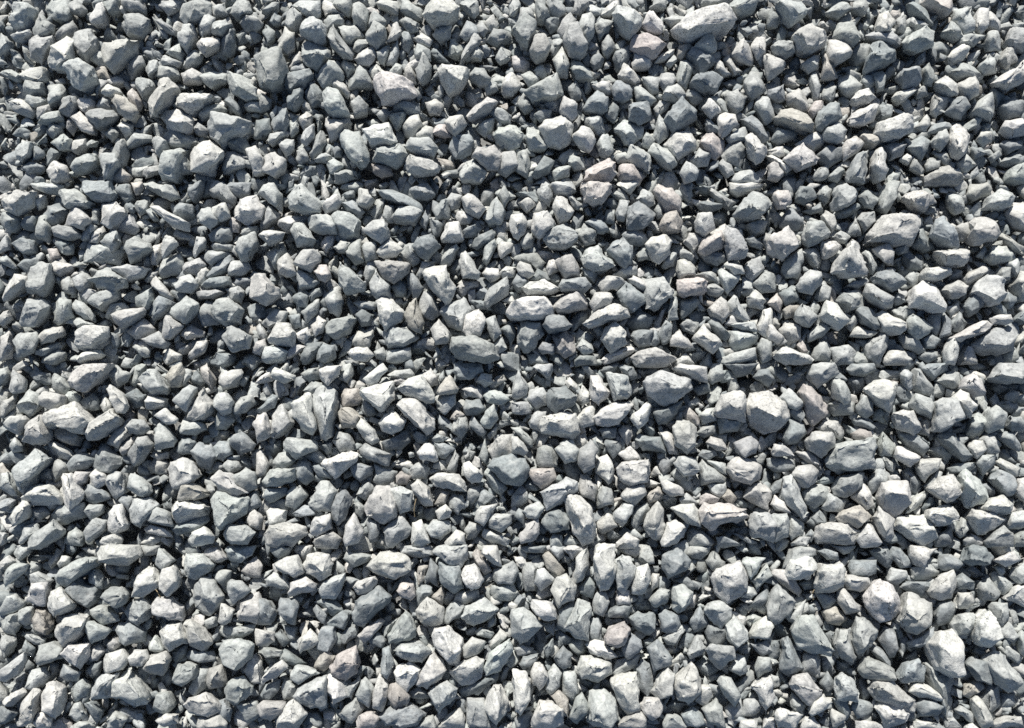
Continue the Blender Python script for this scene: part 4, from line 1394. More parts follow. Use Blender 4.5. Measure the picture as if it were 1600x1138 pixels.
1325,83 1348,68 1357,75 1350,100 1335,103;1345,78;g1
1200,108 1192,88 1200,86 1226,100 1220,113 1200,128;1210,98;l1
1283,125 1285,88 1295,85 1296,108 1310,120 1300,126;1290,103;b1
1266,120 1275,113 1281,135 1278,155 1273,153;1275,133;g1
1253,100 1270,88 1281,85 1278,108 1265,113;1270,98;g1
1418,5 1428,0 1450,18 1458,38 1443,33 1425,20;1438,18;d1
1440,5 1448,0 1483,0 1491,15 1476,28 1458,18;1471,8;p1
1310,138 1313,120 1325,119 1345,135 1340,150 1320,152;1328,133;g1
1343,130 1348,118 1363,120 1367,135 1353,143;1355,128;g1
1360,118 1373,110 1383,123 1380,140 1370,144;1373,123;g1
1404,115 1410,108 1437,104 1440,123 1433,133 1413,136;1413,113 1433,110;d2
1440,108 1450,100 1460,118 1458,133 1445,130;1450,113;g1
1394,153 1405,141 1433,136 1433,145 1405,164;1410,150;l1
1430,138 1448,134 1452,148 1433,154;1440,140;g1
1329,155 1338,145 1355,141 1367,153 1355,163 1340,165;1348,150;l1
1283,148 1290,135 1308,133 1305,150 1298,160 1285,155;1293,148;g1
1230,150 1248,140 1265,155 1263,173 1250,173 1233,163;1250,150;l1
1200,140 1223,134 1230,155 1215,160 1200,150;1215,143;d1
1463,130 1478,118 1496,133 1498,148 1486,149 1468,138;1478,133;l2
1497,133 1508,121 1523,118 1533,133 1531,148 1516,158 1503,148;1511,133 1523,138;l2
1486,113 1506,98 1538,115 1531,125 1498,125;1508,108;g1
1473,48 1488,31 1506,59 1496,63 1476,53;1488,45;g1
1478,88 1501,70 1516,73 1503,95 1488,104;1496,83;l1
1491,33 1493,15 1516,14 1521,48 1508,56;1506,28;g1
1521,30 1528,16 1538,20 1543,45 1531,55 1522,45;1531,35;l1
1541,28 1548,16 1563,33 1563,48 1546,43;1551,30;l1
1541,63 1543,50 1558,49 1564,78 1546,78;1551,60;g1
1571,65 1581,44 1598,43 1606,60 1598,80 1578,73;1588,55;g1
1531,103 1546,85 1558,88 1556,113 1538,115;1546,98;g1
1561,93 1571,75 1586,78 1591,95 1571,109;1573,88;l1
1551,128 1576,113 1601,95 1606,108 1598,128 1573,145;1566,128 1596,108;l2
1455,175 1460,150 1486,150 1478,168 1465,185;1468,160;l1
1478,175 1486,153 1506,155 1513,170 1501,188;1496,163;d1
1516,178 1523,163 1543,150 1554,175 1546,189 1526,185;1533,168;g1
1546,148 1553,135 1571,150 1558,170;1558,150;d1
1561,168 1583,152 1601,160 1600,180 1576,188;1581,168;d1
1566,200 1571,190 1598,184 1611,193 1608,208 1583,214;1586,198;l2
1498,60 1518,50 1536,58 1521,73 1501,70;1518,60;g1
1213,185 1223,173 1240,168 1260,180 1275,200 1270,209 1240,200;1233,183 1255,193;b2
1263,175 1273,160 1285,160 1285,173 1270,188;1273,173;p1
1275,190 1280,173 1295,160 1308,165 1315,185 1283,205 1276,200;1290,180 1305,178;d2
1286,210 1290,194 1308,187 1323,203 1320,218 1308,224 1290,218;1300,205;g2
1325,185 1340,170 1365,158 1373,165 1365,188 1350,195 1328,193;1350,180;l2
1370,183 1375,160 1393,168 1390,185 1375,189;1378,173;d1
1368,208 1370,195 1408,180 1423,190 1423,205 1403,218 1380,220;1385,205 1413,190;l2
1206,218 1215,200 1245,205 1245,215 1220,225;1223,210;d1
1245,225 1273,208 1288,220 1285,228 1270,238;1270,220;l1
1226,250 1253,225 1278,248 1275,258 1248,270;1248,240 1263,253;l2
1275,245 1293,229 1313,233 1315,250 1293,262;1295,240;d1
1316,233 1323,218 1338,213 1348,225 1345,233 1320,250;1333,223;l2
1339,218 1348,210 1370,213 1377,223 1363,233 1350,230;1358,218;b1
1380,228 1395,222 1417,228 1408,243 1390,250;1398,230;g1
1417,233 1420,223 1438,213 1457,220 1453,235 1438,252;1438,225;d1
1458,218 1465,208 1478,203 1483,220 1471,235 1460,228;1471,215;g2
1481,218 1488,200 1498,193 1516,210 1513,235 1498,247 1488,243;1498,213 1503,235;l2
1430,200 1448,179 1455,195 1445,208;1445,193;l1
1449,208 1460,193 1481,193 1491,200 1471,208;1471,198;d1
1526,218 1536,200 1548,208 1551,223 1536,230;1538,213;l1
1501,198 1523,185 1536,185 1526,200 1511,205;1518,193;g1
1200,235 1225,227 1226,243 1215,248 1203,243;1215,233;l1
1200,245 1210,240 1238,263 1228,270 1210,255;1218,253;l1
1323,283 1325,268 1340,245 1359,234 1358,260 1350,285;1350,243 1343,273;g2
1359,258 1365,240 1380,230 1384,250 1383,278 1373,285 1360,270;1368,253 1378,265;l2
1268,278 1278,263 1293,260 1293,278 1280,285;1283,270;g1
1293,280 1300,268 1313,259 1321,270 1308,285;1308,270;g1
1405,250 1415,242 1427,247 1418,258;1415,248;l1
1423,263 1428,247 1445,265 1440,273;1433,258;g1
1445,258 1453,247 1471,250 1465,265 1448,268;1455,255;g1
1493,253 1508,242 1526,258 1511,269 1496,263;1508,253;g1
1443,278 1468,263 1486,260 1507,275 1496,288 1450,288;1473,270;l1
1561,253 1573,244 1600,240 1611,250 1598,259 1576,260;1586,247;d1
1563,225 1573,220 1596,218 1596,230 1576,240;1581,223;d1
1546,245 1563,233 1564,243 1551,254;1556,240;g1
1571,285 1576,265 1598,255 1611,270 1606,288;1591,268;g1
1385,278 1395,270 1405,273 1400,288 1385,288;1395,278;g1
1200,260 1210,253 1225,273 1215,283 1200,280;1210,265;l1
1518,230 1533,230 1543,240 1523,250;1528,235;d1
1460,240 1478,237 1488,250 1478,258;1476,243;g1
1208,305 1215,296 1230,300 1236,315 1228,326 1215,326;1223,310;p2
1243,303 1250,293 1270,294 1274,310 1258,319 1244,313;1258,300;d1
1275,305 1285,288 1300,295 1298,313 1288,323;1288,303;g1
1299,315 1305,295 1323,285 1338,303 1335,315 1320,325 1305,328;1313,300 1325,315;g2
1303,338 1308,330 1338,318 1347,323 1330,338 1308,343;1323,330;d1
1339,308 1350,300 1375,310 1360,330 1350,325;1358,315;g1
1370,325 1380,290 1388,285 1405,285 1400,305 1385,333;1390,300 1380,323;g1
1410,309 1418,301 1445,295 1460,303 1460,318 1443,335 1425,325;1423,313 1450,305;l2
1220,340 1236,324 1256,349 1245,361 1220,353;1235,340;d1
1255,330 1283,315 1285,330 1268,335;1278,323;d1
1255,368 1263,348 1278,348 1298,363 1295,373 1265,385 1258,378;1265,358 1283,363;g2
1283,338 1290,330 1303,338 1306,355 1298,365;1293,343;l1
1200,380 1208,365 1230,356 1248,376 1245,390 1223,408 1203,393;1215,373 1233,383;l2
1339,343 1348,333 1363,333 1368,350 1350,363;1353,345;g1
1323,363 1338,338 1347,368 1338,371;1338,355;g1
1300,370 1313,361 1328,370 1320,381 1308,378;1313,368;g1
1283,385 1285,379 1305,378 1315,385 1300,403 1288,403;1295,385;l2
1357,378 1360,363 1380,339 1413,340 1418,334 1434,334 1435,345 1425,380 1375,383;1373,368 1425,358;l2
1405,383 1425,370 1418,395 1405,400 1398,390;1413,383;d1
1427,385 1435,360 1445,356 1463,388 1448,395;1443,373;d1
1455,368 1460,348 1473,340 1491,365 1498,385 1483,386;1465,355 1483,373;d2
1491,355 1511,348 1513,370 1503,376 1493,368;1503,358;l1
1513,370 1516,345 1536,338 1553,345 1563,365 1551,378 1523,383;1523,358 1548,363;l2
1541,323 1546,308 1566,295 1584,308 1583,323 1561,330;1553,313 1573,310;g2
1511,305 1518,288 1543,285 1548,298 1541,308 1521,314;1528,298;l1
1481,300 1503,308 1506,330 1493,335 1483,320;1491,313;g1
1571,335 1583,315 1601,313 1611,330 1606,363 1588,355;1588,335;l1
1563,370 1568,364 1601,388 1600,398 1581,390;1581,378;l1
1463,393 1473,389 1516,390 1517,405 1506,414 1478,416;1473,395 1511,400;l2
1538,403 1548,386 1571,386 1583,395 1581,408 1551,414;1551,395 1573,395;g1
1526,400 1538,384 1544,393 1536,403;1536,393;d1
1573,413 1588,405 1597,418 1588,434;1586,415;g1
1557,430 1561,418 1576,420 1578,438 1566,440;1566,425;g1
1220,425 1228,405 1253,389 1254,410 1245,435 1228,435;1235,413;g1
1253,395 1260,388 1280,388 1286,410 1278,423 1265,410;1270,398;g1
1300,425 1305,410 1328,378 1340,385 1353,410 1353,430 1318,434;1325,395 1333,420;l2
1350,393 1360,395 1375,415 1363,428 1353,410;1360,408;g1
1365,390 1385,380 1395,395 1395,414 1380,408;1380,393 1385,405;l2
1409,400 1418,390 1440,408 1440,421 1420,420;1425,405;d1
1362,433 1370,423 1395,418 1413,443 1393,457 1365,440;1375,425 1398,435;d2
1395,413 1403,403 1410,410 1405,424;1403,413;d0
1413,435 1425,425 1439,430 1435,445 1425,450;1425,435;g1
1440,430 1445,420 1483,418 1486,428 1465,440 1443,438;1455,425;l2
1481,428 1488,420 1503,425 1501,435 1483,438;1491,428;d1
1501,438 1518,423 1538,416 1542,425 1521,443 1506,448;1511,435 1533,423;l1
1472,455 1478,448 1496,439 1511,448 1508,463 1488,469;1483,453 1501,450;l2
1246,445 1250,433 1265,423 1286,428 1285,440 1268,459 1250,455;1263,438 1278,433;g2
1274,463 1280,445 1288,439 1298,450 1295,470 1278,472;1285,455;g1
1218,458 1238,447 1248,450 1246,470 1228,477;1233,458;d1
1309,470 1315,458 1343,453 1353,463 1350,480 1325,487;1328,465;g1
1320,448 1333,438 1353,434 1357,442 1340,452;1340,443;d1
1352,458 1355,445 1365,445 1393,468 1393,479 1380,482 1360,470;1363,458 1383,473;g2
1392,470 1400,455 1415,463 1418,473 1400,478;1403,465;d1
1422,473 1428,450 1443,440 1463,448 1478,475 1471,487 1440,485 1423,480;1440,455 1460,470;l2
1521,458 1526,445 1543,429 1566,440 1569,460 1561,475 1543,478 1526,465;1541,448 1556,463;g2
1504,480 1516,463 1528,460 1537,475 1526,488 1513,495;1521,475;d1
1477,480 1498,470 1501,485 1486,494;1491,478;g1
1488,503 1501,487 1513,505 1506,518 1491,518;1498,500;d1
1487,528 1501,518 1543,498 1549,508 1536,523 1503,533;1513,523 1538,508;l2
1546,498 1558,493 1576,493 1582,503 1571,508 1551,508;1563,498;l2
1518,538 1533,525 1551,508 1581,508 1588,525 1578,548 1556,558 1528,548;1551,525 1571,538;g1
1583,445 1593,425 1611,428 1611,465 1596,470;1598,445;l1
1546,478 1563,474 1576,493 1558,493;1561,483;d1
1241,493 1253,474 1265,478 1280,498 1268,512 1245,503;1255,490;g2
1284,493 1293,470 1305,478 1328,500 1310,514 1288,500;1298,483 1310,503;l2
1200,473 1215,458 1223,473 1220,488 1205,478;1215,470;p1
1223,485 1233,477 1248,478 1243,495 1228,498;1235,483;b1
1218,515 1228,504 1250,510 1248,530 1233,538 1220,525;1233,515;l1
1260,525 1283,500 1300,510 1283,528 1263,535;1283,515;g1
1200,510 1208,508 1224,528 1215,538 1200,530;1210,520;l1
1340,485 1348,479 1363,485 1378,510 1368,515 1350,503;1355,493;d2
1370,490 1380,487 1415,505 1415,515 1403,524 1380,518;1385,498 1408,513;l2
1390,485 1403,479 1420,480 1429,490 1410,503 1398,495;1408,488;g1
1417,503 1425,492 1440,493 1457,513 1445,525 1433,530 1420,518;1430,503 1443,515;g2
1450,498 1455,490 1471,490 1472,510 1465,528 1453,515;1463,505;l1
1471,495 1481,492 1488,508 1481,525 1468,528;1478,505;d1
1329,525 1340,509 1370,519 1360,528;1345,518;l1
1354,543 1360,528 1380,520 1389,528 1385,550 1373,570 1358,560;1370,535 1373,555;g1
1405,525 1413,522 1428,528 1442,548 1435,552 1413,543;1420,533;g1
1438,530 1453,524 1467,533 1463,545 1445,545;1453,533;d1
1437,558 1443,548 1463,547 1468,558 1450,568;1453,553;d1
1380,563 1390,548 1413,549 1423,563 1415,570 1385,570;1400,557;l1
1270,555 1280,533 1295,533 1303,550 1295,563 1275,563;1285,545;g1
1298,545 1325,540 1340,553 1330,568 1305,570;1318,550;g1
1210,555 1230,540 1273,560 1268,568 1230,570;1233,548 1260,560;l2
1476,548 1486,529 1502,538 1491,570 1478,570;1488,545;l2
1498,558 1506,542 1521,543 1527,568 1501,570;1511,553;l1
1330,560 1340,550 1360,565 1350,570 1335,570;1345,558;g1
1568,470 1576,455 1591,470 1576,483;1578,470;d1
1288,438 1305,428 1320,440 1305,450;1303,438;d0
1245,540 1250,530 1263,550 1255,553;1253,543;p1
1323,508 1335,488 1344,500 1330,518;1333,503;g1
1583,500 1600,483 1608,495 1598,505;1596,495;d1
1263,587 1270,569 1300,569 1309,584 1300,592 1280,608;1285,579;g2
1324,577 1330,569 1363,569 1367,579 1350,588 1330,585;1345,574;d1
1298,592 1303,587 1315,592 1331,609 1328,627 1318,632 1303,619;1308,599 1320,617;g2
1249,614 1255,604 1268,607 1294,632 1290,647 1270,665 1260,649;1260,617 1278,637;p2
1219,622 1233,608 1243,617 1255,634 1243,642 1228,637;1235,622;g2
1228,644 1245,634 1260,647 1250,662 1238,652;1245,644;d1
1295,632 1305,627 1335,629 1335,647 1305,649;1315,632;g1
1350,610 1370,594 1400,599 1403,614 1390,634 1387,643 1360,622;1363,609 1390,619;l2
1338,637 1348,617 1363,627 1365,644 1355,653 1340,647;1350,629;g2
1365,644 1375,637 1389,647 1387,664 1365,657;1378,647;g1
1400,614 1408,599 1428,617 1420,629 1408,627;1413,612;d1
1407,584 1415,577 1427,584 1425,604 1420,610 1410,597;1418,589;g2
1427,594 1429,577 1440,579 1458,607 1455,617 1440,615 1428,607;1438,592;g1
1439,577 1448,569 1478,569 1478,582 1458,595;1458,577;d1
1460,594 1483,582 1503,582 1501,602 1488,608;1488,592;g1
1501,607 1506,592 1521,583 1533,594 1538,617 1523,620;1516,597 1528,609;l2
1546,593 1561,569 1601,569 1611,579 1600,597 1576,600;1563,584 1596,584;g2
1551,607 1553,599 1591,602 1586,617 1561,619;1573,604;d0
1423,632 1430,617 1453,624 1459,637 1453,653 1433,644;1433,624 1450,634;g2
1459,659 1463,629 1473,623 1488,624 1504,647 1498,657 1478,672 1460,673;1471,637 1486,652;g2
1486,624 1501,610 1511,613 1523,637 1516,652 1501,632;1506,624;l2
1543,664 1546,642 1558,635 1574,649 1566,669 1548,677;1556,649;g2
1571,667 1576,650 1600,649 1611,662 1600,675 1581,675;1586,657;d1
1513,679 1518,652 1528,644 1539,659 1536,679 1523,685;1526,664;g1
1551,634 1581,619 1591,627 1596,647 1581,647;1578,629;d0
1463,684 1471,678 1493,678 1521,709 1503,722 1486,699;1483,684 1506,707;d2
1514,697 1521,689 1536,689 1541,702 1526,716 1518,709;1526,699;l2
1531,687 1543,679 1553,682 1561,707 1543,709;1546,692;g1
1559,682 1568,675 1581,677 1596,697 1591,705 1576,697;1576,684;d1
1526,724 1533,709 1558,709 1556,724 1538,743;1541,719;g1
1557,722 1563,717 1593,732 1586,747 1573,742;1573,729;l1
1547,749 1558,734 1586,747 1581,772 1568,774;1563,754;d1
1586,767 1591,749 1606,747 1611,769 1598,782;1598,762;l1
1483,732 1496,724 1523,722 1523,732 1503,742 1486,739;1506,729;d1
1398,647 1415,640 1428,642 1440,669 1428,679 1405,669;1410,649 1425,664;l2
1435,664 1445,655 1460,662 1450,682 1438,677;1445,664;l1
1405,679 1430,677 1450,702 1440,712 1418,697;1425,687;d1
1373,694 1378,677 1403,698 1393,712 1375,712;1380,692;g1
1399,714 1403,699 1410,699 1437,714 1435,724 1423,729;1405,709 1425,719;l2
1377,719 1380,712 1400,727 1398,739 1388,734;1388,722;g1
1433,732 1438,719 1471,717 1463,734 1445,753;1440,729 1458,724;l2
1444,759 1463,734 1473,739 1463,754 1448,764;1460,747;g1
1275,669 1288,655 1310,659 1318,669 1313,687 1295,677;1295,664;l1
1260,689 1268,674 1295,673 1306,687 1303,699 1285,714 1265,702;1273,684 1293,689;l2
1333,677 1343,672 1360,674 1370,697 1365,704 1335,684;1350,679;p1
1293,719 1305,697 1358,683 1373,707 1375,719 1363,729 1340,737 1315,739 1295,729;1310,702 1355,697;g2
1225,684 1233,655 1255,662 1259,677 1245,694 1228,697;1238,672;d1
1205,704 1210,694 1228,697 1243,712 1225,714 1208,712;1220,702;l2
1244,707 1263,705 1283,714 1286,739 1278,732 1260,722;1263,712 1278,727;l1
1200,717 1215,714 1240,719 1240,732 1215,738 1200,729;1220,722;d1
1239,742 1248,729 1268,728 1278,739 1275,754 1260,763 1250,759;1258,739;l2
1219,764 1223,749 1239,743 1253,769 1265,802 1250,808 1230,789 1220,779;1240,754 1248,789;g2
1253,769 1265,759 1285,758 1300,764 1293,782 1273,794 1258,787;1270,769;g1
1278,752 1285,744 1303,744 1304,754 1285,758;1290,748;d1
1303,762 1308,744 1335,738 1348,739 1343,759 1323,778 1305,772;1318,752 1335,752;g1
1331,777 1340,762 1350,754 1360,769 1365,792 1355,799;1348,767 1355,782;l1
1285,794 1295,772 1308,772 1321,784 1315,802 1293,801;1303,782;g1
1355,754 1368,732 1380,729 1390,744 1385,759 1365,773;1373,744;g1
1388,744 1400,742 1410,747 1405,754 1390,754;1400,746;l1
1375,777 1380,757 1418,751 1422,779 1420,789 1400,807 1380,797;1385,769 1418,774;l2
1415,802 1425,779 1448,766 1448,777 1425,802;1433,784;l1
1410,737 1423,729 1440,757 1433,769 1420,767;1423,744;d1
1450,764 1465,747 1486,743 1501,764 1498,774 1481,787;1468,767 1486,759;l2
1498,744 1511,734 1533,742 1548,774 1541,789 1513,793 1498,779 1501,762;1511,752 1531,774;g2
1531,794 1551,779 1571,774 1586,789 1578,802 1556,808 1536,802;1548,792 1573,784;l2
1511,809 1516,794 1533,798 1568,812 1541,836 1528,834;1523,804 1546,817;l2
1447,809 1450,797 1465,791 1488,791 1496,814 1486,817 1460,823;1460,802 1483,804;l2
1400,824 1403,809 1425,803 1448,809 1462,839 1440,851 1420,842;1415,817 1445,829;l2
1439,794 1450,777 1463,777 1465,789 1445,802;1453,784;d1
1571,819 1578,802 1600,798 1611,809 1606,824 1576,826;1588,809;g1
1538,844 1551,832 1566,821 1576,832 1581,854 1543,854;1558,837;g2
1492,829 1501,809 1518,822 1501,841;1503,824;g1
1308,809 1318,799 1348,789 1362,807 1355,814 1340,826 1315,816;1325,802 1348,799;b2
1364,809 1373,793 1385,802 1397,812 1395,837 1385,849 1373,834;1375,807 1385,832;l2
1339,842 1355,817 1365,814 1375,849 1370,854 1345,854;1358,829;l2
1275,839 1278,819 1288,816 1323,818 1343,832 1335,854 1278,851;1293,827 1323,834;l2
1233,834 1235,804 1255,819 1255,832 1238,847;1245,822;g1
1200,809 1210,803 1228,804 1234,817 1230,837 1210,847 1200,842;1218,817;g2
1203,789 1210,774 1223,784 1235,802 1215,799;1218,787;l1
1203,764 1213,752 1221,749 1218,769 1205,772;1213,759;d1
1506,844 1518,834 1538,842 1536,854 1508,854;1523,842;g1
1458,839 1486,824 1488,854 1463,854;1478,837;d1
1258,839 1268,827 1275,834 1268,847;1265,834;d1
1235,849 1248,839 1265,839 1260,854 1238,854;1250,844;g1
1225,592 1238,587 1258,584 1260,597 1225,604;1243,590;d0
1323,594 1335,587 1353,589 1350,612 1333,617;1340,597;d0
1333,657 1343,652 1373,669 1360,672 1338,664;1350,659;d1
1528,634 1536,619 1543,639 1536,647;1536,632;g0
1583,839 1600,829 1611,834 1606,854 1586,854;1596,837;g1
1481,674 1513,659 1511,677 1496,677;1503,667;d0
1450,704 1465,694 1486,712 1478,724 1460,714;1468,707;g0
1265,809 1278,797 1293,807 1288,819 1273,819;1280,807;d0
1479,819 1491,819 1491,829 1481,827;1486,822;l1
1318,787 1328,782 1340,789 1320,799;1328,787;d0
1224,888 1235,858 1250,853 1273,858 1275,868 1250,876;1250,863;g1
1278,861 1285,856 1308,863 1310,871 1293,874;1293,863;d1
1298,853 1337,853 1330,863 1318,866;1315,857;g1
1226,898 1235,876 1270,867 1275,891 1265,906 1248,908 1233,906;1243,883 1263,886;l2
1205,898 1210,891 1228,891 1253,923 1248,932 1228,918;1228,906;l1
1273,893 1285,881 1310,878 1320,891 1315,916 1298,924 1278,926 1273,911;1285,891 1305,903;l2
1246,911 1270,903 1275,918 1258,924;1263,911;g0
1318,908 1325,899 1358,901 1360,913 1348,926 1323,922;1328,908 1350,908;l2
1326,886 1330,876 1368,876 1367,898 1350,901 1330,898;1348,881;d1
1360,861 1385,853 1395,876 1385,886 1368,873;1378,866;d1
1389,868 1393,853 1408,858 1427,876 1423,886 1408,888;1405,871;d1
1423,868 1425,853 1463,858 1453,873 1440,891 1430,883;1438,868;l2
1423,903 1425,888 1450,876 1468,893 1460,906 1445,908;1443,891;g1
1464,881 1471,868 1486,866 1501,881 1498,893 1471,891;1481,873;d1
1504,876 1511,853 1538,853 1548,871 1541,881 1523,887;1521,863 1533,876;d2
1556,876 1583,863 1596,876 1573,886;1576,873;l2
1546,853 1583,853 1581,868 1561,868;1563,859;l1
1579,901 1583,888 1600,878 1611,886 1606,908 1591,913;1593,891;g1
1385,906 1390,888 1413,891 1415,903 1398,918;1400,896;g1
1408,918 1418,909 1450,909 1457,919 1440,933;1433,914;d1
1453,926 1465,903 1488,893 1497,913 1488,936 1458,936;1471,911 1486,911;l2
1493,906 1503,897 1526,911 1523,923 1498,921;1508,906;d1
1523,921 1528,906 1543,903 1561,926 1556,938 1533,936;1541,918;g1
1551,898 1558,892 1582,913 1571,931 1556,923;1563,906;g1
1569,936 1591,913 1611,913 1611,948 1600,947;1591,928;l1
1493,951 1496,926 1521,926 1526,943 1513,953 1501,953;1508,933;l2
1353,933 1363,916 1375,906 1395,918 1409,953 1393,968 1373,969 1355,948;1368,938 1390,943;l2
1400,971 1413,941 1418,927 1455,943 1450,976 1430,992 1413,986;1423,951 1440,958;l2
1238,986 1250,963 1273,961 1283,978 1300,1013 1295,1022 1275,1021 1248,1011;1263,973 1275,1006;g2
1210,923 1215,916 1243,941 1233,958 1213,976 1200,963 1200,948;1220,938;g2
1228,963 1258,937 1253,958 1245,974 1233,972;1245,956;g1
1253,953 1273,936 1278,943 1268,958;1265,946;d0
1275,928 1305,926 1308,938 1300,953 1288,951;1290,933;d1
1309,926 1318,919 1345,946 1345,956 1323,961 1310,941;1323,936 1333,951;l2
1285,956 1305,948 1323,966 1313,979 1293,973;1305,958;b1
1330,998 1340,966 1350,964 1368,986 1365,1008 1348,1031 1338,1016;1348,981 1353,1011;g2
1304,1008 1313,983 1328,983 1338,1026 1333,1035 1318,1031;1318,996 1328,1018;g2
1290,991 1298,986 1311,988 1308,1001 1298,1010;1300,993;d1
1374,1001 1383,978 1398,986 1402,1023 1390,1026;1388,996;d1
1360,1016 1365,1007 1380,1016 1394,1036 1388,1043 1373,1031;1373,1021;d1
1418,1003 1438,998 1458,981 1458,996 1440,1011 1423,1013;1445,993;d1
1343,1048 1353,1028 1363,1026 1395,1046 1398,1061 1383,1067 1350,1058;1355,1043 1385,1053;g2
1403,1061 1415,1038 1433,1030 1445,1043 1445,1066 1413,1067;1423,1046;d2
1450,1006 1468,988 1486,986 1501,1003 1501,1053 1488,1058 1460,1043;1471,1006 1486,1038;l2
1458,961 1468,943 1483,939 1493,948 1483,973 1465,977;1473,953;d1
1488,976 1498,961 1521,958 1526,983 1511,998 1493,996;1506,971 1511,986;g2
1519,1001 1523,968 1543,953 1551,963 1563,996 1543,1013 1528,1006;1533,973 1546,996;l2
1547,951 1551,943 1571,943 1576,966 1563,981 1553,966;1561,953;g1
1558,986 1576,973 1588,993 1586,1008 1566,998;1573,986;g1
1571,946 1583,953 1591,973 1581,976;1581,961;g0
1509,1011 1523,1003 1542,1013 1528,1028;1523,1011;d0
1561,1013 1571,1006 1596,1026 1591,1036 1571,1026;1578,1016;g1
1591,993 1598,986 1611,998 1606,1028 1596,1021;1598,1003;g1
1533,1031 1551,1018 1573,1026 1578,1051 1596,1068 1576,1080 1556,1068;1551,1036 1571,1058;g2
1511,1038 1521,1028 1538,1033 1548,1053 1546,1068 1528,1063;1528,1043;d2
1445,1038 1455,1036 1465,1056 1493,1061 1491,1093 1478,1121 1465,1093 1450,1061;1473,1073;g1
1218,1033 1223,1001 1230,996 1240,1008 1254,1043 1235,1057 1220,1046;1230,1016 1238,1041;d1
1253,1053 1255,1021 1280,1023 1281,1057 1263,1051;1268,1033;g1
1200,1003 1218,1001 1218,1023 1205,1031 1200,1026;1210,1008;d1
1235,1071 1240,1058 1263,1055 1285,1078 1280,1091 1263,1103 1248,1088;1248,1066 1268,1081;l2
1234,1103 1238,1081 1260,1103 1253,1113 1238,1111;1243,1096;g1
1281,1068 1293,1050 1304,1066 1303,1078 1293,1083;1293,1063;d1
1306,1081 1308,1061 1318,1053 1333,1063 1347,1083 1340,1096 1310,1093;1315,1068 1333,1081;g2
1264,1113 1270,1096 1288,1086 1300,1098 1293,1108 1270,1118;1278,1103;l2
1210,1118 1218,1102 1253,1118 1243,1138 1215,1138;1225,1116;l2
1250,1133 1258,1120 1273,1121 1285,1138 1253,1141;1265,1127;l1
1300,1091 1320,1086 1328,1113 1323,1126 1305,1106;1313,1098;d1
1298,1121 1300,1108 1320,1118 1323,1131 1303,1138;1308,1121;l1
1278,1126 1295,1111 1300,1128 1293,1138;1293,1123;d0
1360,1078 1368,1063 1395,1063 1430,1093 1428,1113 1410,1111 1370,1093;1375,1073 1415,1101;l2
1420,1081 1430,1066 1448,1068 1473,1088 1471,1095 1440,1091;1440,1076;l2
1367,1106 1380,1096 1403,1100 1423,1118 1415,1126 1385,1136;1383,1108 1403,1116;l2
1330,1103 1340,1093 1360,1098 1365,1113 1340,1123;1348,1103;d1
1430,1103 1440,1093 1476,1096 1479,1103 1465,1118 1440,1118;1455,1101;d1
1506,1086 1511,1071 1531,1062 1538,1073 1528,1083 1516,1091;1518,1076;b1
1529,1091 1546,1068 1558,1071 1562,1101 1546,1113;1548,1083;g1
1519,1093 1528,1088 1548,1116 1551,1133 1533,1136 1523,1116;1531,1103 1541,1128;l2
1493,1111 1503,1103 1521,1113 1521,1133 1506,1123;1511,1113;g1
1551,1133 1576,1118 1598,1121 1606,1138 1556,1141;1578,1126;l1
1429,1128 1435,1125 1463,1131 1465,1141 1430,1141;1448,1130;l1
1339,1128 1350,1126 1380,1131 1385,1141 1340,1141;1360,1132;l1
1477,1123 1488,1121 1503,1138 1478,1138;1488,1128;g1
1561,1083 1586,1086 1591,1101 1561,1111;1576,1093;d0
1491,1093 1516,1091 1511,1103 1493,1108;1501,1096;d0
1498,1033 1511,1038 1523,1058 1498,1061;1508,1046;g0
1355,961 1363,956 1365,968 1358,971;1360,963;d0
1305,1026 1335,1033 1330,1053 1308,1046;1318,1038;d0
1280,1026 1303,1023 1303,1038 1285,1053;1293,1033;d0
1213,1056 1218,1043 1233,1061 1228,1073;1223,1058;d0
1338,1053 1355,1066 1360,1086 1348,1103;1350,1078;g0
1400,993 1415,993 1415,1016 1405,1026;1410,1008;d0
1413,1028 1433,1013 1433,1028 1418,1036;1423,1026;d0
"""
def poly_area(P):
    x, y = P[:, 0], P[:, 1]
    return 0.5 * abs(np.dot(x, np.roll(y, -1)) - np.dot(y, np.roll(x, -1)))

recs = []
for line in STONES.strip().splitlines():
    o, r, fl = line.split(';')
    P = np.array([[float(v) for v in q.split(',')] for q in o.split()])
    R = np.array([[float(v) for v in q.split(',')] for q in r.split()])
    q = P.clip([0, 0], [IMG_W, IMG_H])
    recs.append(dict(P=P, R=R, tone=fl[0], lev=int(fl[1]), area=poly_area(q), c=P.mean(0)))
order = sorted(range(len(recs)), key=lambda i: -recs[i]['area'])
heroes = set(order[:300])

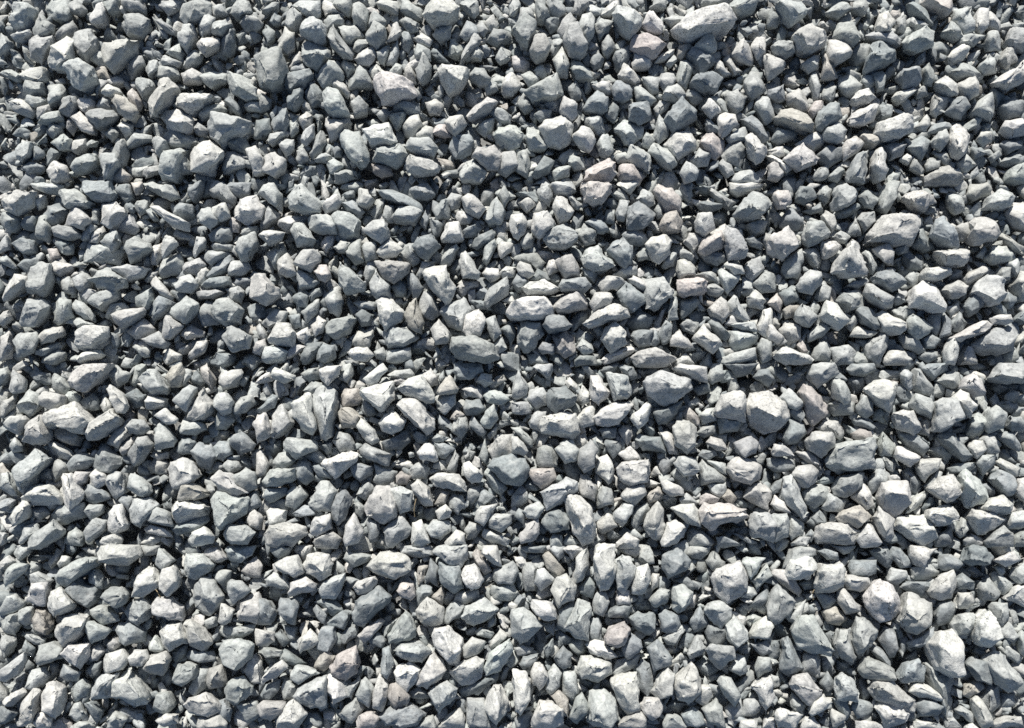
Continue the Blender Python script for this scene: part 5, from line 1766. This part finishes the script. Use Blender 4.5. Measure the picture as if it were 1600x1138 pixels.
LEVEL_Z = {0: -0.014, 1: -0.002, 2: 0.008}
def build_stone(rec, levels, seed):
    r = np.random.default_rng(1000 + seed)
    z0 = LEVEL_Z[rec['lev']] + 0.002 * r.standard_normal()
    c = rec['P'].mean(0)
    P = c + (rec['P'] - c) * GROW
    O = unproject(P, z0)
    w = math.sqrt(poly_area(O[:, :2]))
    ht = w * (0.52 + 0.20 * r.random())
    R = unproject(rec['R'], z0 + ht)
    if len(R) > 1:
        R[:, 2] += w * 0.05 * r.standard_normal(len(R))
    cc = O.mean(0)
    top = R.mean(0)
    pts = [O + np.array([0, 0, 1.0]) * (w * 0.07 * r.standard_normal(len(O)))[:, None]]
    # shoulders: blocky stones keep steep sides below a flatter top
    block = r.random()
    k = r.random(len(O)) < (0.85 if block > 0.72 else 0.22)
    sh = O + (top - O) * (0.14 + 0.20 * r.random(len(O)))[:, None]
    sh[:, 2] = z0 + ht * (0.42 + 0.25 * block + 0.25 * r.random(len(O)))
    pts.append(sh[k]); pts.append(R)
    # small flat round each ridge point
    for q in R:
        e = (cc - q) * 0.25 + np.array([w * 0.12 * r.standard_normal(), w * 0.12 * r.standard_normal(), 0])
        e[2] = -0.02 * w
        pts.append((q + e)[None])
    lo = cc + (O - cc) * (0.72 + 0.15 * r.random(len(O)))[:, None]
    lo[:, 2] = z0 - w * (0.38 + 0.15 * r.random(len(O)))
    pts.append(lo)
    A = np.concatenate(pts)
    base = np.array([cc[0], cc[1], z0])
    V, F = hull(A - base)
    V, F = roughen(V, F, w, levels, seed)
    return V, F, base, w, tone_colour(rec['tone'], r)

GROW = 1.11
sv, sf, scol = [], [], []           # everything that goes into the loose gravel mass
nbase = 0
def add_mass(V, F, col):
    global nbase
    sv.append(V); sf.append(F + nbase); scol.append(np.broadcast_to(col, (len(V), 4)))
    nbase += len(V)

hero_objs = []
for i, rec in enumerate(recs):
    if i in heroes:
        V, F, base, w, col = build_stone(rec, 3, i)
        me = make_mesh('gravel_stone', V, F, np.broadcast_to(col, (len(V), 4)))
        ob = bpy.data.objects.new('gravel_stone', me)
        ob.location = base
        S.collection.objects.link(ob)
        hero_objs.append((ob, rec, w))
    else:
        V, F, base, w, col = build_stone(rec, 2, i)
        add_mass(V + base, F, col)

# ------------------------------------------------------------------ loose gravel: gaps, lower layers, and the bed beyond the frame
protos = []
for k in range(70):
    n = 8 + k % 5
    d = rng.standard_normal((n, 3)); d /= np.linalg.norm(d, axis=1)[:, None]
    d *= (0.85 + 0.3 * rng.random(n))[:, None]
    d *= np.array([1.0, 0.4 + 0.5 * rng.random(), 0.3 + 0.45 * rng.random()])
    V, F = hull(d * 0.5)
    protos.append([roughen(V, F, 0.9, q, 2000 + k) for q in range(3)])

def rand_rot(r, flat):
    a = r.uniform(0, 2 * math.pi)
    t = r.normal(0, flat); u = r.normal(0, flat)
    return np.array((Matrix.Rotation(a, 3, 'Z') @ Matrix.Rotation(t, 3, 'X') @ Matrix.Rotation(u, 3, 'Y')))

def filler(x, y, z, size, hi, dark=0.0):
    V, F = protos[rng.integers(len(protos))][hi]
    M = rand_rot(rng, 0.5)
    W = (V * size) @ M.T
    t = rng.choice(['l', 'g', 'g', 'd', 'd', 'd', 'b', 'p'], p=[.18, .2, .2, .15, .14, .11, .015, .005])
    add_mass(W + np.array([x, y, z]), F, tone_colour(t, rng))

# which spots of the frame are already taken by a traced stone
CELL = 0.004
GX0, GY0, GNX, GNY = -0.85, -0.75, 440, 440
taken = np.zeros((GNY, GNX), bool)
for rec in recs:
    c = rec['P'].mean(0)
    O = unproject(c + (rec['P'] - c) * GROW, 0.0)[:, :2]
    lo = np.floor((O.min(0) - (GX0, GY0)) / CELL).astype(int) - 1
    hi = np.ceil((O.max(0) - (GX0, GY0)) / CELL).astype(int) + 1
    lo = lo.clip(0); hi = hi.clip(0, 439)
    yy, xx = np.mgrid[lo[1]:hi[1], lo[0]:hi[0]]
    X = GX0 + (xx + .5) * CELL; Y = GY0 + (yy + .5) * CELL
    ins = np.zeros(X.shape, bool)
    for a, b in zip(O, np.roll(O, -1, 0)):
        cr = (a[1] > Y) != (b[1] > Y)
        ins ^= cr & (X < (b[0] - a[0]) * (Y - a[1]) / (b[1] - a[1] + 1e-12) + a[0])
    taken[lo[1]:hi[1], lo[0]:hi[0]] |= ins
frame = unproject([[-6, -6], [IMG_W + 6, -6], [IMG_W + 6, IMG_H + 6], [-6, IMG_H + 6]], 0.0)[:, :2]
def in_frame(x, y):
    s = True
    for a, b in zip(frame, np.roll(frame, -1, 0)):
        s = s & ((b[0] - a[0]) * (y - a[1]) - (b[1] - a[1]) * (x - a[0]) < 0)
    return s

# pieces lying in the gaps between the traced stones
free = ~taken
dist = np.zeros(taken.shape, int); cur = free.copy()
for k in range(8):
    dist += cur
    cur = cur & np.roll(cur, 1, 0) & np.roll(cur, -1, 0) & np.roll(cur, 1, 1) & np.roll(cur, -1, 1)
spots = np.argwhere(free); spots = spots[np.argsort(-(dist[free] + 0.5 * rng.random(len(spots))))]
used = np.zeros(taken.shape, bool)
for (j, i) in spots:
    if used[j, i]:
        continue
    x = GX0 + (i + .5) * CELL; y = GY0 + (j + .5) * CELL
    if not in_frame(x, y):
        continue
    s = min(0.034, 0.013 + 0.0075 * dist[j, i]) * rng.uniform(0.85, 1.2)
    filler(x, y, -0.006 - 0.25 * s + rng.normal(0, 0.003), s, 2 if s > 0.024 else 1)
    k = max(1, int(s * 0.33 / CELL))
    used[max(0, j - k):j + k + 1, max(0, i - k):i + k + 1] = True

# chips and grit caught in the gaps
for (j, i) in spots[rng.permutation(len(spots))[:7000]]:
    x = GX0 + (i + rng.random()) * CELL; y = GY0 + (j + rng.random()) * CELL
    if in_frame(x, y):
        s = rng.uniform(0.009, 0.019)
        filler(x, y, -0.013 + rng.normal(0, 0.004), s, 1)

# bed beyond the frame, and a deeper layer under everything
def grid_layer(x0, x1, y0, y1, step, fn):
    ny = int((y1 - y0) / (step * 0.87)); nx = int((x1 - x0) / step)
    for j in range(ny):
        for i in range(nx):
            fn(x0 + (i + 0.5 * (j % 2)) * step + rng.normal(0, step * 0.17), y0 + j * step * 0.87 + rng.normal(0, step * 0.17))

def outer(x, y):
    if in_frame(x, y):
        return
    s = float(np.clip(rng.lognormal(math.log(0.031), 0.28), 0.016, 0.058))
    filler(x, y, rng.normal(-0.004, 0.004), s, 1)
grid_layer(-1.08, 1.08, -0.82, 1.18, 0.0225, outer)
def deep(x, y):
    if in_frame(x, y):
        filler(x, y, -0.034 + rng.normal(0, 0.003), rng.uniform(0.022, 0.036), 1)
    elif rng.random() < 0.75:
        filler(x, y, -0.034 + rng.normal(0, 0.003), rng.uniform(0.034, 0.044), 0)
grid_layer(-1.08, 1.08, -0.82, 1.18, 0.023, deep)
def far_out(x, y):
    if abs(x) < 1.08 and -0.82 < y < 1.18:
        return
    filler(x, y, rng.normal(-0.006, 0.004), float(np.clip(rng.lognormal(math.log(0.034), 0.25), 0.02, 0.058)), 0)
    if rng.random() < 0.5:
        filler(x, y + 0.012, -0.034, rng.uniform(0.036, 0.046), 0)
grid_layer(-1.6, 1.6, -1.2, 1.9, 0.0235, far_out)

V = np.concatenate(sv); F = np.concatenate(sf); C = np.concatenate(scol)
gravel = bpy.data.objects.new('gravel', make_mesh('gravel', V, F, C))
S.collection.objects.link(gravel)
gravel['kind'] = 'stuff'
gravel['label'] = 'loose grey crushed gravel filling the bed between the larger stones'
gravel['category'] = 'gravel'
print('TRIS', len(F), sum(len(o.data.polygons) for o, _, _ in hero_objs), 'heroes', len(hero_objs))

# ------------------------------------------------------------------ what each large stone is called
COLS = ['far-left', 'left', 'centre-left', 'centre-right', 'right', 'far-right']
ROWS = ['top', 'upper', 'middle', 'lower', 'bottom']
TONE_W = {'l': 'pale', 'g': 'grey', 'd': 'dark grey', 'p': 'pinkish', 'b': 'brownish'}  # dark grey includes stones coloured darker for the shade on them
def look(rec):
    P = rec['P']; Q = P - P.mean(0)
    ev, vec = np.linalg.eigh(np.cov(Q.T))
    el = math.sqrt(ev[1] / ev[0]); ax = vec[:, 1]
    ang = math.degrees(math.atan2(-ax[1], ax[0])) % 180
    lean = 'lying level' if ang < 22 or ang > 158 else 'set upright' if 68 < ang < 112 else 'slanting up rightward' if ang < 90 else 'slanting up leftward'
    n = len(P)
    if el > 1.75: shp = 'long'
    elif el > 1.35: shp = 'oblong'
    elif n <= 5: shp = 'angular'
    else: shp = 'blocky'
    return TONE_W[rec['tone']], shp, lean, el

def cell(c):
    return min(4, max(0, int(c[1] / (IMG_H / 5)))), min(5, max(0, int(c[0] / (IMG_W / 6))))
cells = {}
for ob, rec, w in hero_objs:
    cells.setdefault(cell(rec['c']), []).append((ob, rec, w))
DIRS = ['right of', 'above right of', 'above', 'above left of', 'left of', 'below left of', 'below', 'below right of']
seen = {}
cand = []
for (r, c), lst in cells.items():
    lst.sort(key=lambda t: -t[1]['area'])
    place = f'{ROWS[r]} {COLS[c]}'
    L0 = lst[0]
    t, s, lean, el = look(L0[1])
    L0[0]['label'] = f'{t} {s} stone, the largest of the {place} gravel'
    for ob, rec, w in lst[1:]:
        t, s, lean, el = look(rec)
        d = rec['c'] - L0[1]['c']
        k = int(round(math.degrees(math.atan2(-d[1], d[0])) / 45.0)) % 8
        cand.append((ob, rec, t, s, lean, DIRS[k], place, float(np.hypot(*d)), el))
def base_label(q, extra=''):
    ob, rec, t, s, lean, dr, place, dist_, el = q
    return f'{extra}{t} {s} stone {dr} the largest {place} stone'
groups = {}
for q in cand:
    groups.setdefault(base_label(q), []).append(q)
for lab, qs in groups.items():
    if len(qs) == 1:
        qs[0][0]['label'] = lab
        continue
    leans = [q[4] for q in qs]
    if len(set(leans)) == len(qs):
        for q in qs:
            ob, rec, t, s, lean, dr, place, dist_, el = q
            ob['label'] = f'{t} {s} stone {lean}, {dr} the largest {place} stone'
        continue
    qs.sort(key=lambda q: q[7])
    words = ['nearest', 'second', 'third', 'fourth', 'fifth', 'sixth']
    for k, q in enumerate(qs):
        ob, rec, t, s, lean, dr, place, dist_, el = q
        if len(qs) == 2:
            wd = ['nearer', 'farther'][k]
            ob['label'] = f'{wd} of two {t} {s} stones {dr} the largest {place} stone'
        else:
            ob['label'] = f'{words[min(k, 5)]} {t} {s} stone out {dr} the largest {place} stone'
for ob, rec, w in hero_objs:
    ob['category'] = 'stone'
    ob['group'] = 'larger crushed stones on top of the gravel bed'

# ------------------------------------------------------------------ bits of dry straw caught between the stones
STRAW = bpy.data.materials.new('dry_straw')
STRAW.use_nodes = True
_n = STRAW.node_tree
_b = _n.nodes['Principled BSDF']
_b.inputs['Roughness'].default_value = 0.7
_t = _n.nodes.new('ShaderNodeTexNoise'); _t.inputs['Scale'].default_value = 400
_r = _n.nodes.new('ShaderNodeValToRGB')
_r.color_ramp.elements[0].color = (0.34, 0.25, 0.14, 1); _r.color_ramp.elements[1].color = (0.56, 0.45, 0.28, 1)
_n.links.new(_t.outputs['Fac'], _r.inputs[0]); _n.links.new(_r.outputs[0], _b.inputs['Base Color'])
def straw(px, zs, rad, label):
    path = np.concatenate([unproject([p], z) for p, z in zip(px, zs)])
    base = path[0].copy()
    b = bmesh.new(); rings = []
    for k, p in enumerate(path):
        d = path[min(k + 1, len(path) - 1)] - path[max(k - 1, 0)]
        d = Vector(d).normalized(); u = d.orthogonal().normalized(); v = d.cross(u)
        rr = rad * (1.0 - 0.45 * k / (len(path) - 1))
        rings.append([b.verts.new(Vector(p - base) + (u * math.cos(a) + v * math.sin(a)) * rr) for a in np.linspace(0, 2 * math.pi, 7)[:-1]])
    for A, B in zip(rings, rings[1:]):
        for k in range(6):
            b.faces.new((A[k], A[(k + 1) % 6], B[(k + 1) % 6], B[k]))
    b.faces.new(rings[0][::-1]); b.faces.new(rings[-1])
    m = bpy.data.meshes.new('straw_stem'); b.to_mesh(m); b.free(); m.materials.append(STRAW)
    o = bpy.data.objects.new('straw_stem', m); o.location = base
    S.collection.objects.link(o)
    o['label'] = label; o['category'] = 'straw'; o['group'] = 'bits of dry straw in the gravel'
straw([(648, 807), (647, 798), (648, 789), (650, 780)], [0.004, 0.012, 0.017, 0.020], 0.0008, 'thin tan straw stem upright below a pale stone, lower centre-left')
straw([(1271, 937), (1270, 931), (1270, 926), (1272, 922)], [0.006, 0.012, 0.016, 0.018], 0.0008, 'short tan straw stem poking out below pale stones at lower right')
straw([(251, 934), (248, 929), (246, 925), (243, 921)], [0.006, 0.013, 0.017, 0.018], 0.0007, 'short tan straw stem slanting beside a pale stone at lower left')
